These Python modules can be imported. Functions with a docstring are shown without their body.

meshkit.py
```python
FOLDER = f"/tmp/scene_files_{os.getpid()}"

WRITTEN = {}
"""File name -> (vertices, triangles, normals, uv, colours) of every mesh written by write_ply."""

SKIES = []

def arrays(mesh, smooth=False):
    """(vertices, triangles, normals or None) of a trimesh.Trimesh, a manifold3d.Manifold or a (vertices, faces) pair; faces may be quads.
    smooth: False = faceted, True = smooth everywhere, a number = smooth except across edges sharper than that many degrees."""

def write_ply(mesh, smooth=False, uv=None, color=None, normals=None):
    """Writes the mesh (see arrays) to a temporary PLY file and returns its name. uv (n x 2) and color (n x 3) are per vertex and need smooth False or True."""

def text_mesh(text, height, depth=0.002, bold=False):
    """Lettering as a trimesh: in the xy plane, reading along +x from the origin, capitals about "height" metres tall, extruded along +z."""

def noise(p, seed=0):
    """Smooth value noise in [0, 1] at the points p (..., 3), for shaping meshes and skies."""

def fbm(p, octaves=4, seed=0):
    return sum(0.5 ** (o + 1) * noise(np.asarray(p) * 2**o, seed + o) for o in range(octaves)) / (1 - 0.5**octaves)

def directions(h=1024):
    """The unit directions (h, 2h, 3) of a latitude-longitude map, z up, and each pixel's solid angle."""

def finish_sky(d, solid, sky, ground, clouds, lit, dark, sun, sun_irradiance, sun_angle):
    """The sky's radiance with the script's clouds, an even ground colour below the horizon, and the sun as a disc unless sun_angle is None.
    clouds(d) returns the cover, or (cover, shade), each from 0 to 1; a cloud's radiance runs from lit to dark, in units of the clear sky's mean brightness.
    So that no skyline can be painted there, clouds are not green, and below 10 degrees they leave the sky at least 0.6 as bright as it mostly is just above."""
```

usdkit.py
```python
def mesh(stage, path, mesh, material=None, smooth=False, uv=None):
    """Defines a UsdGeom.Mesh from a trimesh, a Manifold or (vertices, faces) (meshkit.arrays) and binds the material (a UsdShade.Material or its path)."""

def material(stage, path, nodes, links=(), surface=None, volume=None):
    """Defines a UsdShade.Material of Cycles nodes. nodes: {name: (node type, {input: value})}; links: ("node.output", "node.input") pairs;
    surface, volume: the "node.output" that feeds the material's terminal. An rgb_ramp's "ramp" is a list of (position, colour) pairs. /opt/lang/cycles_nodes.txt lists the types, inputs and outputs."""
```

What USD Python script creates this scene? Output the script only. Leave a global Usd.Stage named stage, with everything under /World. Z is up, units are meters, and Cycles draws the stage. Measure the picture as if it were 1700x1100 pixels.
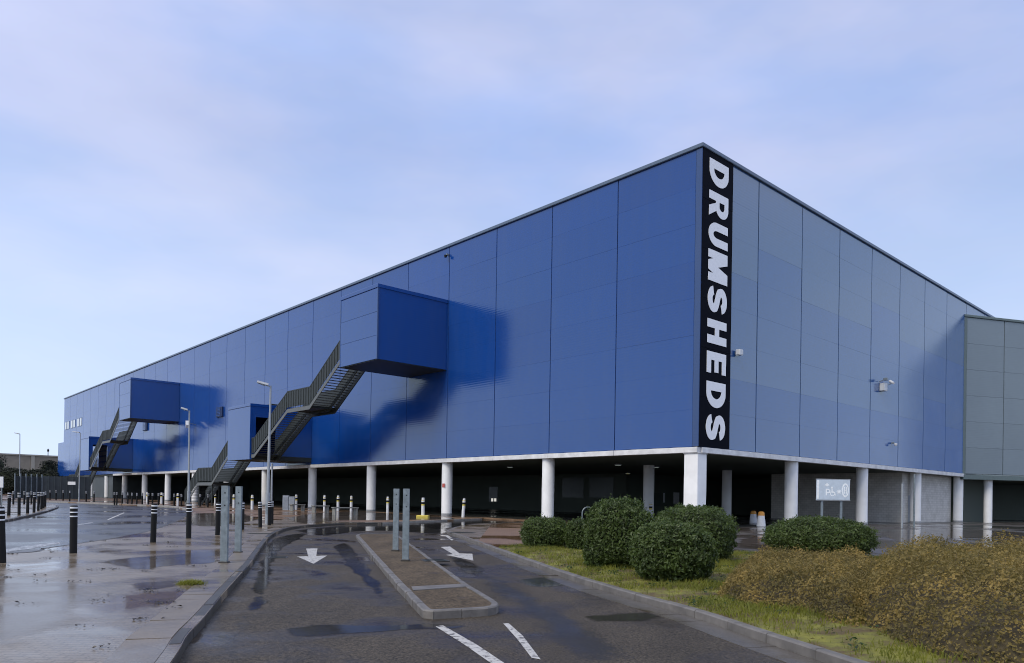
import math, random
import numpy as np
import trimesh
import usdkit, meshkit
from pxr import Usd, UsdGeom, UsdLux, UsdShade, Gf, Sdf, Vt
from shapely.geometry import Polygon, LineString, Point, box as sbox
from shapely.ops import unary_union
from shapely import affinity

rng = np.random.default_rng(7)
random.seed(7)
stage = Usd.Stage.CreateInMemory()
UsdGeom.SetStageUpAxis(stage, UsdGeom.Tokens.z)
UsdGeom.SetStageMetersPerUnit(stage, 1.0)
world = UsdGeom.Xform.Define(stage, "/World")
stage.SetDefaultPrim(world.GetPrim())
UsdGeom.Scope.Define(stage, "/World/Looks")

# ------------------------------------------------------------------ camera
FPX, CYPX, ROLL, PITCH, YAW, EYE = 1216.255, 819.598, .0156, .0040, .7394, 1.591
FOCAL = 24.0
c_, s_ = math.cos(PITCH), math.sin(PITCH)
A_ = np.array([[1, 0, 0], [0, c_, s_], [0, -s_, c_]])
c_, s_ = math.cos(ROLL), math.sin(ROLL)
B_ = np.array([[c_, 0, s_], [0, 1, 0], [-s_, 0, c_]])
R = B_ @ A_
E0 = np.array([0, 0, EYE])
cam = UsdGeom.Camera.Define(stage, "/World/camera")
right_, fwd_, up_ = R[0], R[1], R[2]
cam.AddTransformOp().Set(Gf.Matrix4d(*[float(x) for x in (*right_, 0, *up_, 0, *(-fwd_), 0, *E0, 1)]))
cam.CreateFocalLengthAttr(FOCAL)
cam.CreateHorizontalApertureAttr(1700 / FPX * FOCAL)
cam.CreateVerticalApertureAttr(1100 / FPX * FOCAL)
cam.CreateVerticalApertureOffsetAttr((CYPX - 550) / FPX * FOCAL)
cam.CreateClippingRangeAttr(Gf.Vec2f(0.05, 5000))
cam.CreateExposureAttr(0.50)

# ------------------------------------------------------------------ sky and light
SUN = np.array([-0.50, -0.52, 0.70]); SUN /= np.linalg.norm(SUN)
sun_el, sun_rot = math.asin(SUN[2]), math.atan2(SUN[0], SUN[1])
N_ = usdkit.material
sky_mat = N_(stage, "/World/Looks/sky", {
    "sky": ("sky_texture", {"sky_type": "single_scattering", "sun_disc": False, "sun_elevation": sun_el, "sun_rotation": sun_rot, "air_density": 1.0, "aerosol_density": 1.0, "ozone_density": 1.5}),
    "tc": ("texture_coordinate", {}),
    "map": ("mapping", {"scale": (1.3, 1.3, 3.6), "location": (0.35, 0.2, 0.1)}),
    "n1": ("noise_texture", {"scale": 1.5, "detail": 6.0, "roughness": 0.5, "distortion": 0.25}),
    "cover": ("rgb_ramp", {"ramp": [(0.34, (0, 0, 0)), (0.66, (1, 1, 1))]}),
    "map2": ("mapping", {"scale": (1.0, 1.0, 2.6), "location": (3.1, 1.7, 0.4)}),
    "n2": ("noise_texture", {"scale": 2.3, "detail": 5.0, "roughness": 0.5}),
    "tone": ("rgb_ramp", {"ramp": [(0.30, (3.2, 4.5, 7.9)), (0.46, (3.9, 4.9, 7.9)), (0.60, (4.9, 5.5, 8.0)), (0.78, (5.5, 6.0, 8.3))]}),
    "sep": ("separate_xyz", {}),
    "low": ("map_range", {"from_min": 0.0, "from_max": 0.42, "to_min": 1.0, "to_max": 0.0, "clamp": True}),
    "glow": ("mix_color", {"b": (6.3, 7.4, 9.0), "use_clamp": False}),
    "dot": ("vector_math", {"math_type": "dot_product", "vector2": (-0.87, 0.50, 0.0)}),
    "lobe": ("map_range", {"range_type": "smoothstep", "from_min": 0.70, "from_max": 1.0, "to_min": 1.0, "to_max": 1.12, "clamp": True}),
    "veil": ("vector_math", {"math_type": "scale"}),
    "sdot": ("vector_math", {"math_type": "dot_product", "vector2": tuple(SUN)}),
    "slobe": ("map_range", {"range_type": "smoothstep", "from_min": 0.72, "from_max": 1.0, "to_min": 0.0, "to_max": 0.25, "clamp": True}),
    "around": ("mix_color", {"b": (10.5, 10.6, 10.8), "use_clamp": False}),
    "high": ("map_range", {"from_min": 0.55, "from_max": 1.0, "to_min": 0.0, "to_max": 0.6, "clamp": True}),
    "zen": ("mix_color", {"b": (7.0, 7.3, 8.0), "use_clamp": False}),
    "cl": ("map_range", {"from_min": 0.0, "from_max": 1.0, "to_min": 0.74, "to_max": 1.0}),
    "mixc": ("mix_color", {"use_clamp": False}),
    "lowk": ("math", {"math_type": "multiply", "value2": 0.85}),
    "bg": ("background_shader", {"strength": 0.085}),
}, [("tc.generated", "map.vector"), ("map.vector", "n1.vector"), ("n1.fac", "cover.fac"),
    ("tc.generated", "map2.vector"), ("map2.vector", "n2.vector"), ("n2.fac", "tone.fac"),
    ("tc.generated", "sep.vector"), ("sep.z", "low.value"),
    ("cover.color", "cl.value"), ("cl.result", "mixc.fac"), ("sky.color", "mixc.a"), ("tone.color", "mixc.b"),
    ("low.result", "lowk.value1"), ("lowk.value", "glow.fac"), ("mixc.result", "glow.a"), ("sep.z", "high.value"), ("high.result", "zen.fac"), ("tc.generated", "dot.vector1"), ("dot.value", "lobe.value"), ("lobe.result", "veil.scale"), ("tc.generated", "sdot.vector1"), ("sdot.value", "slobe.value"), ("slobe.result", "around.fac"), ("zen.result", "around.a"), ("around.result", "veil.vector1"), ("glow.result", "zen.a"), ("veil.vector", "bg.color")], surface="bg.background")
dome = UsdLux.DomeLight.Define(stage, "/World/sky")
dome.GetPrim().SetCustomDataByKey("kind", "structure")
dome.GetPrim().SetCustomDataByKey("label", "pale blue overcast sky with soft lavender cloud")
UsdShade.MaterialBindingAPI.Apply(dome.GetPrim()).Bind(sky_mat)
sun = UsdLux.DistantLight.Define(stage, "/World/sun")
sun.CreateIntensityAttr(0.4); sun.CreateAngleAttr(30.0); sun.CreateNormalizeAttr(True)
sun.CreateColorAttr(Gf.Vec3f(1.0, 0.93, 0.82))
zax = SUN; xax = np.cross([0, 0, 1.0], zax); xax /= np.linalg.norm(xax); yax = np.cross(zax, xax)
sun.AddTransformOp().Set(Gf.Matrix4d(*[float(x) for x in (*xax, 0, *yax, 0, *zax, 0, 0, 0, 0, 1)]))

# ------------------------------------------------------------------ measuring helpers
GX, GY = -.0047, -.0012                       # the site falls very gently to the right and away
def gz(x, y): return GX * x + GY * y
def ray(px, py): return R.T @ np.array([(px - 850) / FPX, 1, (CYPX - py) / FPX])
def G(px, py, up=0.0):
    d = ray(px, py); t = (up - EYE) / (d[2] - GX * d[0] - GY * d[1]); return E0 + t * d
def at_depth(px, py, y):
    d = ray(px, py); return E0 + d * (y / d[1])
C0 = np.array([10.8816, 43.0181, 0.0])        # the warehouse corner
dl = np.array([-math.sin(YAW), math.cos(YAW), 0]); dr = np.array([math.cos(YAW), math.sin(YAW), 0])
ROTB = math.degrees(math.atan2(dr[1], dr[0]))
ZT, ZB, ZS = 22.57, 4.73, 4.37                # roof edge, cladding foot, soffit
def on_left(px, py, p=0.0):
    d = ray(px, py); n = -dr; P = E0 + d * ((n @ C0 + p - n @ E0) / (n @ d)); return (P - C0) @ dl, P[2]
def on_right(px, py, p=0.0):
    d = ray(px, py); n = -dl; P = E0 + d * ((n @ C0 + p - n @ E0) / (n @ d)); return (P - C0) @ dr, P[2]
def bw(X, Y, Z=0.0): return C0 + dr * X + dl * Y + np.array([0, 0, Z])   # building frame to world
def wb(P): return np.array([(P - C0) @ dr, (P - C0) @ dl, P[2]])

# ------------------------------------------------------------------ prim helpers
taken = {}
def fresh(parent, name):
    k = (parent, name); n = taken.get(k, -1) + 1; taken[k] = n
    return f"{parent}/{name}" if n == 0 else f"{parent}/{name}_{n:03d}"
def setdata(prim, **kw):
    for k, v in kw.items():
        if v: prim.SetCustomDataByKey(k, v)
class MB:
    """collects simple solids into one mesh"""
    def __init__(s): s.m = []
    def add(s, m): s.m.append(m); return s
    def box(s, a, b, bev=0.0):
        a, b = np.minimum(a, b).astype(float), np.maximum(a, b).astype(float)
        if bev > 0:
            e = b - a; k = min(bev, e.min() * 0.45); pts = []
            for sx in (0, 1):
                for sy in (0, 1):
                    for sz in (0, 1):
                        c = np.array([b[0] if sx else a[0], b[1] if sy else a[1], b[2] if sz else a[2]])
                        sg = np.array([-1 if q else 1 for q in (sx, sy, sz)])
                        for ax in range(3):
                            o = sg * k; o[ax] = 0; pts.append(c + o)
            s.m.append(trimesh.convex.convex_hull(np.array(pts)))
        else:
            m = trimesh.creation.box(extents=b - a); m.apply_translation((a + b) / 2); s.m.append(m)
        return s
    def bar(s, p, q, w, h, up=(0, 0, 1)):
        p, q = np.array(p, float), np.array(q, float); d = q - p; L = np.linalg.norm(d); d /= L
        u = np.array(up, float); x = np.cross(d, u); x /= np.linalg.norm(x); u = np.cross(x, d)
        m = trimesh.creation.box(extents=(L, w, h)); T = np.eye(4); T[:3, 0], T[:3, 1], T[:3, 2], T[:3, 3] = d, -x, u, (p + q) / 2
        m.apply_transform(T); s.m.append(m); return s
    def cone(s, p, q, r0, r1, n=16):
        p, q = np.array(p, float), np.array(q, float); d = q - p; L = np.linalg.norm(d)
        m = trimesh.creation.revolve(np.array([[0, 0], [r0, 0], [r1, L], [0, L]]), sections=n)
        m.apply_transform(trimesh.geometry.align_vectors([0, 0, 1], d / L)); m.apply_translation(p); s.m.append(m); return s
    def lathe(s, prof, at=(0, 0, 0), n=20):
        m = trimesh.creation.revolve(np.array(prof, float), sections=n); m.apply_translation(at); s.m.append(m); return s
    def mesh(s): return trimesh.util.concatenate(s.m)
def obj(name, m, mat, parent="/World", smooth=False, **data):
    parent = parent if isinstance(parent, str) else str(parent.GetPath())
    if isinstance(m, MB): m = m.mesh()
    path = fresh(parent, name)
    prim = usdkit.mesh(stage, path, m, mat, smooth=smooth).GetPrim()
    setdata(prim, **data); return prim
def thing(name, label, cat, loc=(0, 0, 0), rot=0.0, group=None, kind=None):
    path = fresh("/World", name); x = UsdGeom.Xform.Define(stage, path)
    x.AddTranslateOp().Set(Gf.Vec3d(*[float(v) for v in loc])); x.AddRotateZOp().Set(float(rot))
    setdata(x.GetPrim(), label=label, category=cat, group=group, kind=kind); return x.GetPrim()
def dup(root, loc, rot=0.0, label=None, group=None):
    was = root.GetCustomData(); base = root.GetName().rstrip("0123456789").rstrip("_") if root.GetName()[-3:].isdigit() else root.GetName()
    r = thing(base, label or was["label"], was["category"], loc, rot, group or was.get("group"))
    r.GetReferences().AddInternalReference(root.GetPath()); r.SetInstanceable(True); return r

# ------------------------------------------------------------------ materials
def plain(name, col, rough=0.5, metal=0.0, var=0.12, scale=6.0, spec=0.5, bump=0.0, bscale=60.0, coat=0.0, ior=1.5):
    lo = tuple(c * (1 - var) for c in col); hi = tuple(min(1, c * (1 + var)) for c in col)
    nodes = {"g": ("geometry", {}), "n": ("noise_texture", {"scale": scale, "detail": 5.0, "roughness": 0.6}),
             "r": ("rgb_ramp", {"ramp": [(0.3, lo), (0.7, hi)]}),
             "p": ("principled_bsdf", {"roughness": rough, "metallic": metal, "specular_ior_level": spec, "coat_weight": coat, "ior": ior})}
    links = [("g.position", "n.vector"), ("n.fac", "r.fac"), ("r.color", "p.base_color")]
    if bump:
        nodes["bn"] = ("noise_texture", {"scale": bscale, "detail": 3.0}); nodes["b"] = ("bump", {"strength": bump, "distance": 0.01})
        links += [("g.position", "bn.vector"), ("bn.fac", "b.height"), ("b.normal", "p.normal")]
    return N_(stage, f"/World/Looks/{name}", nodes, links, surface="p.BSDF")
def cladding(name, col, rough=0.15, ior=1.8, var=0.03, dirt=(0.09, 0.11, 0.15)):
    """smooth coated metal sheet, tone differing a little from sheet to sheet, faint dirt runs"""
    return N_(stage, f"/World/Looks/{name}", {
        "oi": ("object_info", {}), "g": ("geometry", {}),
        "mp": ("mapping", {"scale": (0.9, 0.9, 0.10)}), "n": ("noise_texture", {"scale": 1.6, "detail": 6.0, "roughness": 0.65}),
        "rv": ("map_range", {"from_min": 0.0, "from_max": 1.0, "to_min": 1 - var, "to_max": 1 + var}),
        "h": ("hsv", {"color": col}),
        "dr": ("rgb_ramp", {"ramp": [(0.45, (0, 0, 0)), (0.8, (0.09, 0.09, 0.09))]}),
        "mx": ("mix_color", {"b": dirt}),
        "rn": ("noise_texture", {"scale": 0.35, "detail": 4.0}), "rr": ("map_range", {"from_min": 0.3, "from_max": 0.7, "to_min": rough * 0.85, "to_max": rough * 1.2}),
        "bn": ("noise_texture", {"scale": 0.5, "detail": 1.0}), "b": ("bump", {"strength": 0.12, "distance": 0.03}),
        "wv": ("wave_texture", {"bands_direction": "z", "scale": 1.75}), "b2": ("bump", {"strength": 0.6, "distance": 0.0022}),
        "p": ("principled_bsdf", {"ior": ior, "specular_tint": (0.93, 1.0, 0.80)})},
        [("oi.random", "rv.value"), ("rv.result", "h.value"), ("g.position", "mp.vector"), ("mp.vector", "n.vector"), ("n.fac", "dr.fac"),
         ("dr.color", "mx.fac"), ("h.color", "mx.a"), ("mx.result", "p.base_color"), ("g.position", "rn.vector"), ("rn.fac", "rr.value"),
         ("rr.result", "p.roughness"), ("g.position", "bn.vector"), ("bn.fac", "b.height"), ("g.position", "wv.vector"), ("wv.fac", "b2.height"), ("b.normal", "b2.normal"), ("b2.normal", "p.normal")], surface="p.BSDF")
def wet(name, lo, hi, grain, puddle, r_dry, r_wet, pscale, bump=0.35, dist=0.006, blocks=None, stain=(0.45, 0.8), wetdark=0.55):
    """rain-wet paving: fine aggregate, damp patches, and standing water where the puddle noise says so"""
    nodes = {"g": ("geometry", {}),
        "a": ("noise_texture", {"scale": grain, "detail": 3.0, "roughness": 0.7}),
        "ar": ("rgb_ramp", {"ramp": [(0.3, lo), (0.7, hi)]}),
        "sm": ("mapping", {"scale": (1.3, 0.45, 1.0)}), "st": ("noise_texture", {"scale": 0.9, "detail": 8.0, "roughness": 0.7}),
        "sr": ("rgb_ramp", {"ramp": [(0.3, (stain[0],) * 3), (0.7, (1.0,) * 3)]}),
        "m1": ("mix_color", {"blend_type": "multiply", "fac": stain[1]}),
        "pn": ("noise_texture", {"scale": pscale, "detail": 5.0, "roughness": 0.55, "distortion": 0.3}),
        "pr": ("map_range", {"from_min": puddle[0], "from_max": puddle[1], "to_min": 0.0, "to_max": 1.0, "clamp": True}),
        "m2": ("mix_color", {"blend_type": "multiply", "b": (wetdark * 1.06, wetdark * 0.95, wetdark * 0.80)}),
        "ro": ("map_range", {"from_min": 0.0, "from_max": 1.0, "to_min": r_dry, "to_max": r_wet}),
        "bs": ("map_range", {"from_min": 0.0, "from_max": 1.0, "to_min": bump, "to_max": bump * 0.06}),
        "b": ("bump", {"distance": dist}),
        "p": ("principled_bsdf", {"ior": 1.33})}
    links = [("g.position", "a.vector"), ("a.fac", "ar.fac"), ("g.position", "sm.vector"), ("sm.vector", "st.vector"), ("st.fac", "sr.fac"),
        ("sr.color", "m1.b"), ("g.position", "pn.vector"), ("pn.fac", "pr.value"), ("pr.result", "m2.fac"), ("m1.result", "m2.a"),
        ("pr.result", "ro.value"), ("ro.result", "p.roughness"), ("pr.result", "bs.value"), ("bs.result", "b.strength"),
        ("b.normal", "p.normal"), ("m2.result", "p.base_color")]
    if blocks:
        bwid, bhei, mort = blocks
        nodes["bt"] = ("brick_texture", {"scale": 1.0, "brick_width": bwid, "row_height": bhei, "mortar_size": mort, "mortar_smooth": 0.2, "color1": (1, 1, 1), "color2": (0.8, 0.78, 0.75), "mortar": (0.36, 0.34, 0.31)})
        nodes["mb"] = ("mix_color", {"blend_type": "multiply", "fac": 0.75})
        nodes["hh"] = ("math", {"math_type": "multiply_add", "value2": -0.5})
        links += [("g.position", "bt.vector"), ("ar.color", "mb.a"), ("bt.color", "mb.b"), ("mb.result", "m1.a"),
                  ("bt.fac", "hh.value1"), ("a.fac", "hh.value3"), ("hh.value", "b.height")]
    else:
        links += [("ar.color", "m1.a"), ("a.fac", "b.height")]
    return N_(stage, f"/World/Looks/{name}", nodes, links, surface="p.BSDF")
def foliage(name, cols, rough=0.45, trans=0.25, spec=0.4):
    """leaf colour varies leaf by leaf and in larger clumps"""
    return N_(stage, f"/World/Looks/{name}", {
        "g": ("geometry", {}), "n": ("noise_texture", {"scale": 2.2, "detail": 3.0}),
        "mx": ("math", {"math_type": "multiply_add", "value2": 0.55}), "hf": ("math", {"math_type": "multiply", "value2": 0.55}),
        "r": ("rgb_ramp", {"ramp": cols}),
        "p": ("principled_bsdf", {"roughness": rough, "specular_ior_level": spec}), "t": ("translucent_bsdf", {}), "m": ("mix_closure", {"fac": trans})},
        [("g.position", "n.vector"), ("n.fac", "hf.value1"), ("g.random_per_island", "mx.value1"), ("hf.value", "mx.value3"), ("mx.value", "r.fac"),
         ("r.color", "p.base_color"), ("r.color", "t.color"), ("p.BSDF", "m.closure1"), ("t.BSDF", "m.closure2")], surface="m.closure")
M = {}
BLUE = (0.004, 0.049, 0.245)
M["blue"] = cladding("blue_cladding", BLUE)
M["blue_b"] = cladding("blue_cladding_paler", (0.0055, 0.053, 0.250))
M["blue_c"] = cladding("blue_cladding_deeper", (0.004, 0.046, 0.236))
M["faded"] = cladding("faded_blue_cladding", (0.011, 0.062, 0.215), ior=2.3, var=0.03)  # right front, same blue paint: its sky reflection is put into the colour
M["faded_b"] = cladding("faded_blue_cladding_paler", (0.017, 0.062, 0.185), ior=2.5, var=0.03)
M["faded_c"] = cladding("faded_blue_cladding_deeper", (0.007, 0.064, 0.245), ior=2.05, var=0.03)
M["blue_trim"] = cladding("blue_trim", (0.014, 0.045, 0.17), rough=0.3)
M["joint"] = plain("joint_shadow_blue", (0.010, 0.026, 0.085), rough=0.5)  # dark blue of the joint backing, soffit edge and vent boxes
M["coping"] = plain("roof_coping", (0.10, 0.14, 0.20), rough=0.35)
M["grey_clad"] = cladding("grey_cladding", (0.15, 0.188, 0.238), rough=0.3, ior=1.8, var=0.05)
M["grey_trim"] = plain("grey_trim", (0.11, 0.15, 0.15), rough=0.4)
M["fascia"] = plain("pale_fascia", (0.68, 0.68, 0.68), rough=0.5, var=0.18, scale=1.5)
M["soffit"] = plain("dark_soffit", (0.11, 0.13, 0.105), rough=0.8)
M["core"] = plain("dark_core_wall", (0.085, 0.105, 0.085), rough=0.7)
M["column"] = plain("white_column_paint", (0.86, 0.86, 0.85), rough=0.45, var=0.08, scale=0.9)
M["column_foot"] = plain("column_foot_grime", (0.30, 0.31, 0.32), rough=0.6, var=0.2)
M["banner"] = plain("banner_black", (0.003, 0.004, 0.009), rough=0.7, spec=0.06)
M["letter"] = plain("letter_white", (0.90, 0.90, 0.91), rough=0.4, var=0.03)
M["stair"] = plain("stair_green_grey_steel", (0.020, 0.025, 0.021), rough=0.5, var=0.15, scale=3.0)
M["stair_edge"] = plain("stair_galvanised_edge", (0.11, 0.118, 0.114), rough=0.45, var=0.15)
M["galv"] = plain("galvanised_steel", (0.21, 0.25, 0.27), rough=0.42, metal=0.35, var=0.25, scale=9.0)
M["lamp_grey"] = plain("lamp_column_grey", (0.30, 0.33, 0.36), rough=0.45, var=0.12)
M["lamp_head"] = plain("lamp_head_white", (0.62, 0.64, 0.66), rough=0.4)
M["black"] = plain("black_bollard", (0.006, 0.006, 0.006), rough=0.45, spec=0.25)
M["band"] = plain("white_reflective_band", (0.70, 0.72, 0.74), rough=0.4)
M["white"] = plain("white_paint", (0.70, 0.71, 0.72), rough=0.5, var=0.1)
M["yellow"] = plain("yellow_paint", (0.62, 0.50, 0.08), rough=0.5)
M["orange"] = plain("orange_plastic", (0.65, 0.30, 0.05), rough=0.5)
M["bench"] = plain("bench_weathered", (0.20, 0.20, 0.18), rough=0.6, var=0.2)
M["kerb"] = plain("kerb_concrete", (0.15, 0.138, 0.125), rough=0.5, var=0.3, scale=4.0, bump=0.3, bscale=90)
M["kerb_dark"] = plain("kerb_concrete_wet", (0.040, 0.036, 0.031), rough=0.45, var=0.35, scale=4.0, bump=0.3, bscale=90)
M["kerb_pale"] = plain("kerb_concrete_pale", (0.27, 0.255, 0.23), rough=0.5, var=0.25, scale=4.0, bump=0.3, bscale=90)
M["asphalt"] = wet("wet_asphalt", (0.008, 0.0065, 0.0045), (0.155, 0.126, 0.092), 30, (0.47, 0.62), 0.62, 0.10, 0.42, bump=1.0, dist=0.02, stain=(0.45, 0.8), wetdark=0.5)
M["asphalt_pale"] = wet("wet_asphalt_pale", (0.058, 0.054, 0.050), (0.12, 0.112, 0.104), 60, (0.44, 0.66), 0.34, 0.08, 0.22, bump=0.5, dist=0.006)
M["paving"] = wet("wet_block_paving", (0.20, 0.164, 0.124), (0.36, 0.298, 0.228), 45, (0.45, 0.60), 0.30, 0.06, 0.33, bump=0.4, dist=0.005, blocks=(0.2, 0.1, 0.009), stain=(0.55, 0.85), wetdark=0.6)
M["slab"] = wet("wet_edge_slab", (0.15, 0.124, 0.098), (0.26, 0.214, 0.166), 45, (0.50, 0.66), 0.36, 0.06, 0.5, bump=0.4, dist=0.004, stain=(0.55, 0.8))
M["brown"] = wet("wet_brown_paving", (0.22, 0.138, 0.084), (0.35, 0.230, 0.145), 40, (0.46, 0.55), 0.40, 0.03, 0.16, bump=0.35, dist=0.004, blocks=(0.2, 0.1, 0.006), stain=(0.6, 0.7), wetdark=0.5)
M["island"] = wet("mossy_island_paving", (0.030, 0.023, 0.014), (0.21, 0.155, 0.098), 22, (0.62, 0.74), 0.8, 0.3, 0.8, bump=0.6, dist=0.01, stain=(0.4, 0.9))
M["bronze_core"] = plain("bronze_twigs", (0.055, 0.043, 0.020), rough=0.9, var=0.4, scale=8)
M["forecourt"] = wet("wet_grey_forecourt", (0.085, 0.076, 0.068), (0.15, 0.134, 0.120), 40, (0.42, 0.54), 0.38, 0.04, 0.16, bump=0.3, dist=0.004, stain=(0.5, 0.8), wetdark=0.55)
def water(name, base, rough, most):
    return N_(stage, f"/World/Looks/{name}", {"at": ("attribute", {"attribute": "soft"}), "g": ("geometry", {}),
        "n": ("noise_texture", {"scale": 2.6, "detail": 6.0, "roughness": 0.6}), "k": ("math", {"math_type": "multiply_add", "value2": 0.9}), "f": ("map_range", {"range_type": "smoothstep", "from_min": 0.52, "from_max": 0.95, "to_min": 0.0, "to_max": most, "clamp": True}),
        "rn": ("noise_texture", {"scale": 1.3, "detail": 3.0}), "rr": ("map_range", {"from_min": 0.3, "from_max": 0.7, "to_min": rough * 0.4, "to_max": rough * 1.5}),
        "bn": ("noise_texture", {"scale": 30.0, "detail": 3.0}), "b": ("bump", {"strength": 0.08, "distance": 0.004}),
        "p": ("principled_bsdf", {"ior": 1.33, "base_color": base}), "t": ("transparent_bsdf", {}), "m": ("mix_closure", {})},
        [("at.fac", "k.value3"), ("g.position", "n.vector"), ("n.fac", "k.value1"), ("k.value", "f.value"), ("f.result", "m.fac"), ("g.position", "rn.vector"), ("rn.fac", "rr.value"), ("rr.result", "p.roughness"),
         ("g.position", "bn.vector"), ("bn.fac", "b.height"), ("b.normal", "p.normal"), ("t.BSDF", "m.closure1"), ("p.BSDF", "m.closure2")], surface="m.closure")
M["puddle"] = water("rain_film_on_tarmac", (0.022, 0.020, 0.018), 0.09, 0.85)
M["puddle_paving"] = water("rain_film_on_paving", (0.085, 0.068, 0.054), 0.07, 0.85)
M["sheen"] = water("wet_sheen_on_tarmac", (0.030, 0.027, 0.023), 0.22, 0.6)
M["film"] = water("thin_wet_film", (0.16, 0.135, 0.11), 0.17, 0.6)
M["channel"] = wet("wet_channel_concrete", (0.09, 0.082, 0.074), (0.17, 0.155, 0.140), 50, (0.50, 0.66), 0.34, 0.07, 0.5, bump=0.4, dist=0.004)
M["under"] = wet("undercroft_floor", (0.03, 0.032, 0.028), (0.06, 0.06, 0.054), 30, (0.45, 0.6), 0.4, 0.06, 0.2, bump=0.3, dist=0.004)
M["ground"] = wet("far_asphalt", (0.05, 0.052, 0.054), (0.09, 0.09, 0.09), 20, (0.5, 0.65), 0.45, 0.12, 0.1, bump=0.3)
M["soil"] = N_(stage, "/World/Looks/verge_soil_moss", {"g": ("geometry", {}), "n": ("noise_texture", {"scale": 1.6, "detail": 8.0, "roughness": 0.7}),
    "r": ("rgb_ramp", {"ramp": [(0.30, (0.055, 0.040, 0.024)), (0.44, (0.12, 0.085, 0.035)), (0.52, (0.16, 0.155, 0.030)), (0.64, (0.24, 0.23, 0.035)), (0.75, (0.09, 0.12, 0.025))]}),
    "bn": ("noise_texture", {"scale": 45.0, "detail": 4.0}), "b": ("bump", {"strength": 1.0, "distance": 0.03}), "p": ("principled_bsdf", {"roughness": 0.85})},
    [("g.position", "n.vector"), ("n.fac", "r.fac"), ("r.color", "p.base_color"), ("g.position", "bn.vector"), ("bn.fac", "b.height"), ("b.normal", "p.normal")], surface="p.BSDF")
M["block"] = None
M["gloss_leaf"] = foliage("dark_glossy_leaf", [(0.15, (0.04, 0.062, 0.016)), (0.45, (0.095, 0.140, 0.030)), (0.75, (0.19, 0.24, 0.052)), (0.95, (0.32, 0.33, 0.085))], rough=0.42, trans=0.25)
M["brown_leaf"] = foliage("bronze_hedge_leaf", [(0.14, (0.06, 0.058, 0.018)), (0.30, (0.24, 0.180, 0.052)), (0.46, (0.47, 0.315, 0.085)), (0.68, (0.55, 0.25, 0.10)), (0.92, (0.58, 0.42, 0.11))], rough=0.6, trans=0.35)
M["grass"] = foliage("mossy_grass", [(0.15, (0.10, 0.12, 0.020)), (0.42, (0.25, 0.25, 0.030)), (0.65, (0.38, 0.33, 0.05)), (0.9, (0.40, 0.25, 0.08))], rough=0.6, trans=0.35)
M["weed"] = foliage("green_weed", [(0.2, (0.02, 0.045, 0.012)), (0.6, (0.05, 0.10, 0.022)), (0.9, (0.11, 0.15, 0.03))], rough=0.5, trans=0.3)
M["bush_core"] = plain("shaded_twigs", (0.025, 0.033, 0.013), rough=0.9)
M["stem"] = plain("twig_brown", (0.07, 0.055, 0.035), rough=0.8)
M["litter"] = plain("wet_dead_leaves", (0.022, 0.016, 0.011), rough=0.45, var=0.4)
M["far_hedge"] = foliage("far_hedge_leaf", [(0.2, (0.012, 0.016, 0.010)), (0.6, (0.022, 0.030, 0.016)), (0.9, (0.045, 0.050, 0.024))], rough=0.7, trans=0.1)
M["tan"] = plain("tan_cladding", (0.27, 0.225, 0.17), rough=0.7, var=0.1, scale=0.6)
M["tan_pale"] = plain("tan_pilaster", (0.36, 0.32, 0.26), rough=0.7)
M["hoard"] = plain("grey_hoarding", (0.055, 0.068, 0.072), rough=0.5, var=0.15, scale=0.8)
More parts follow.
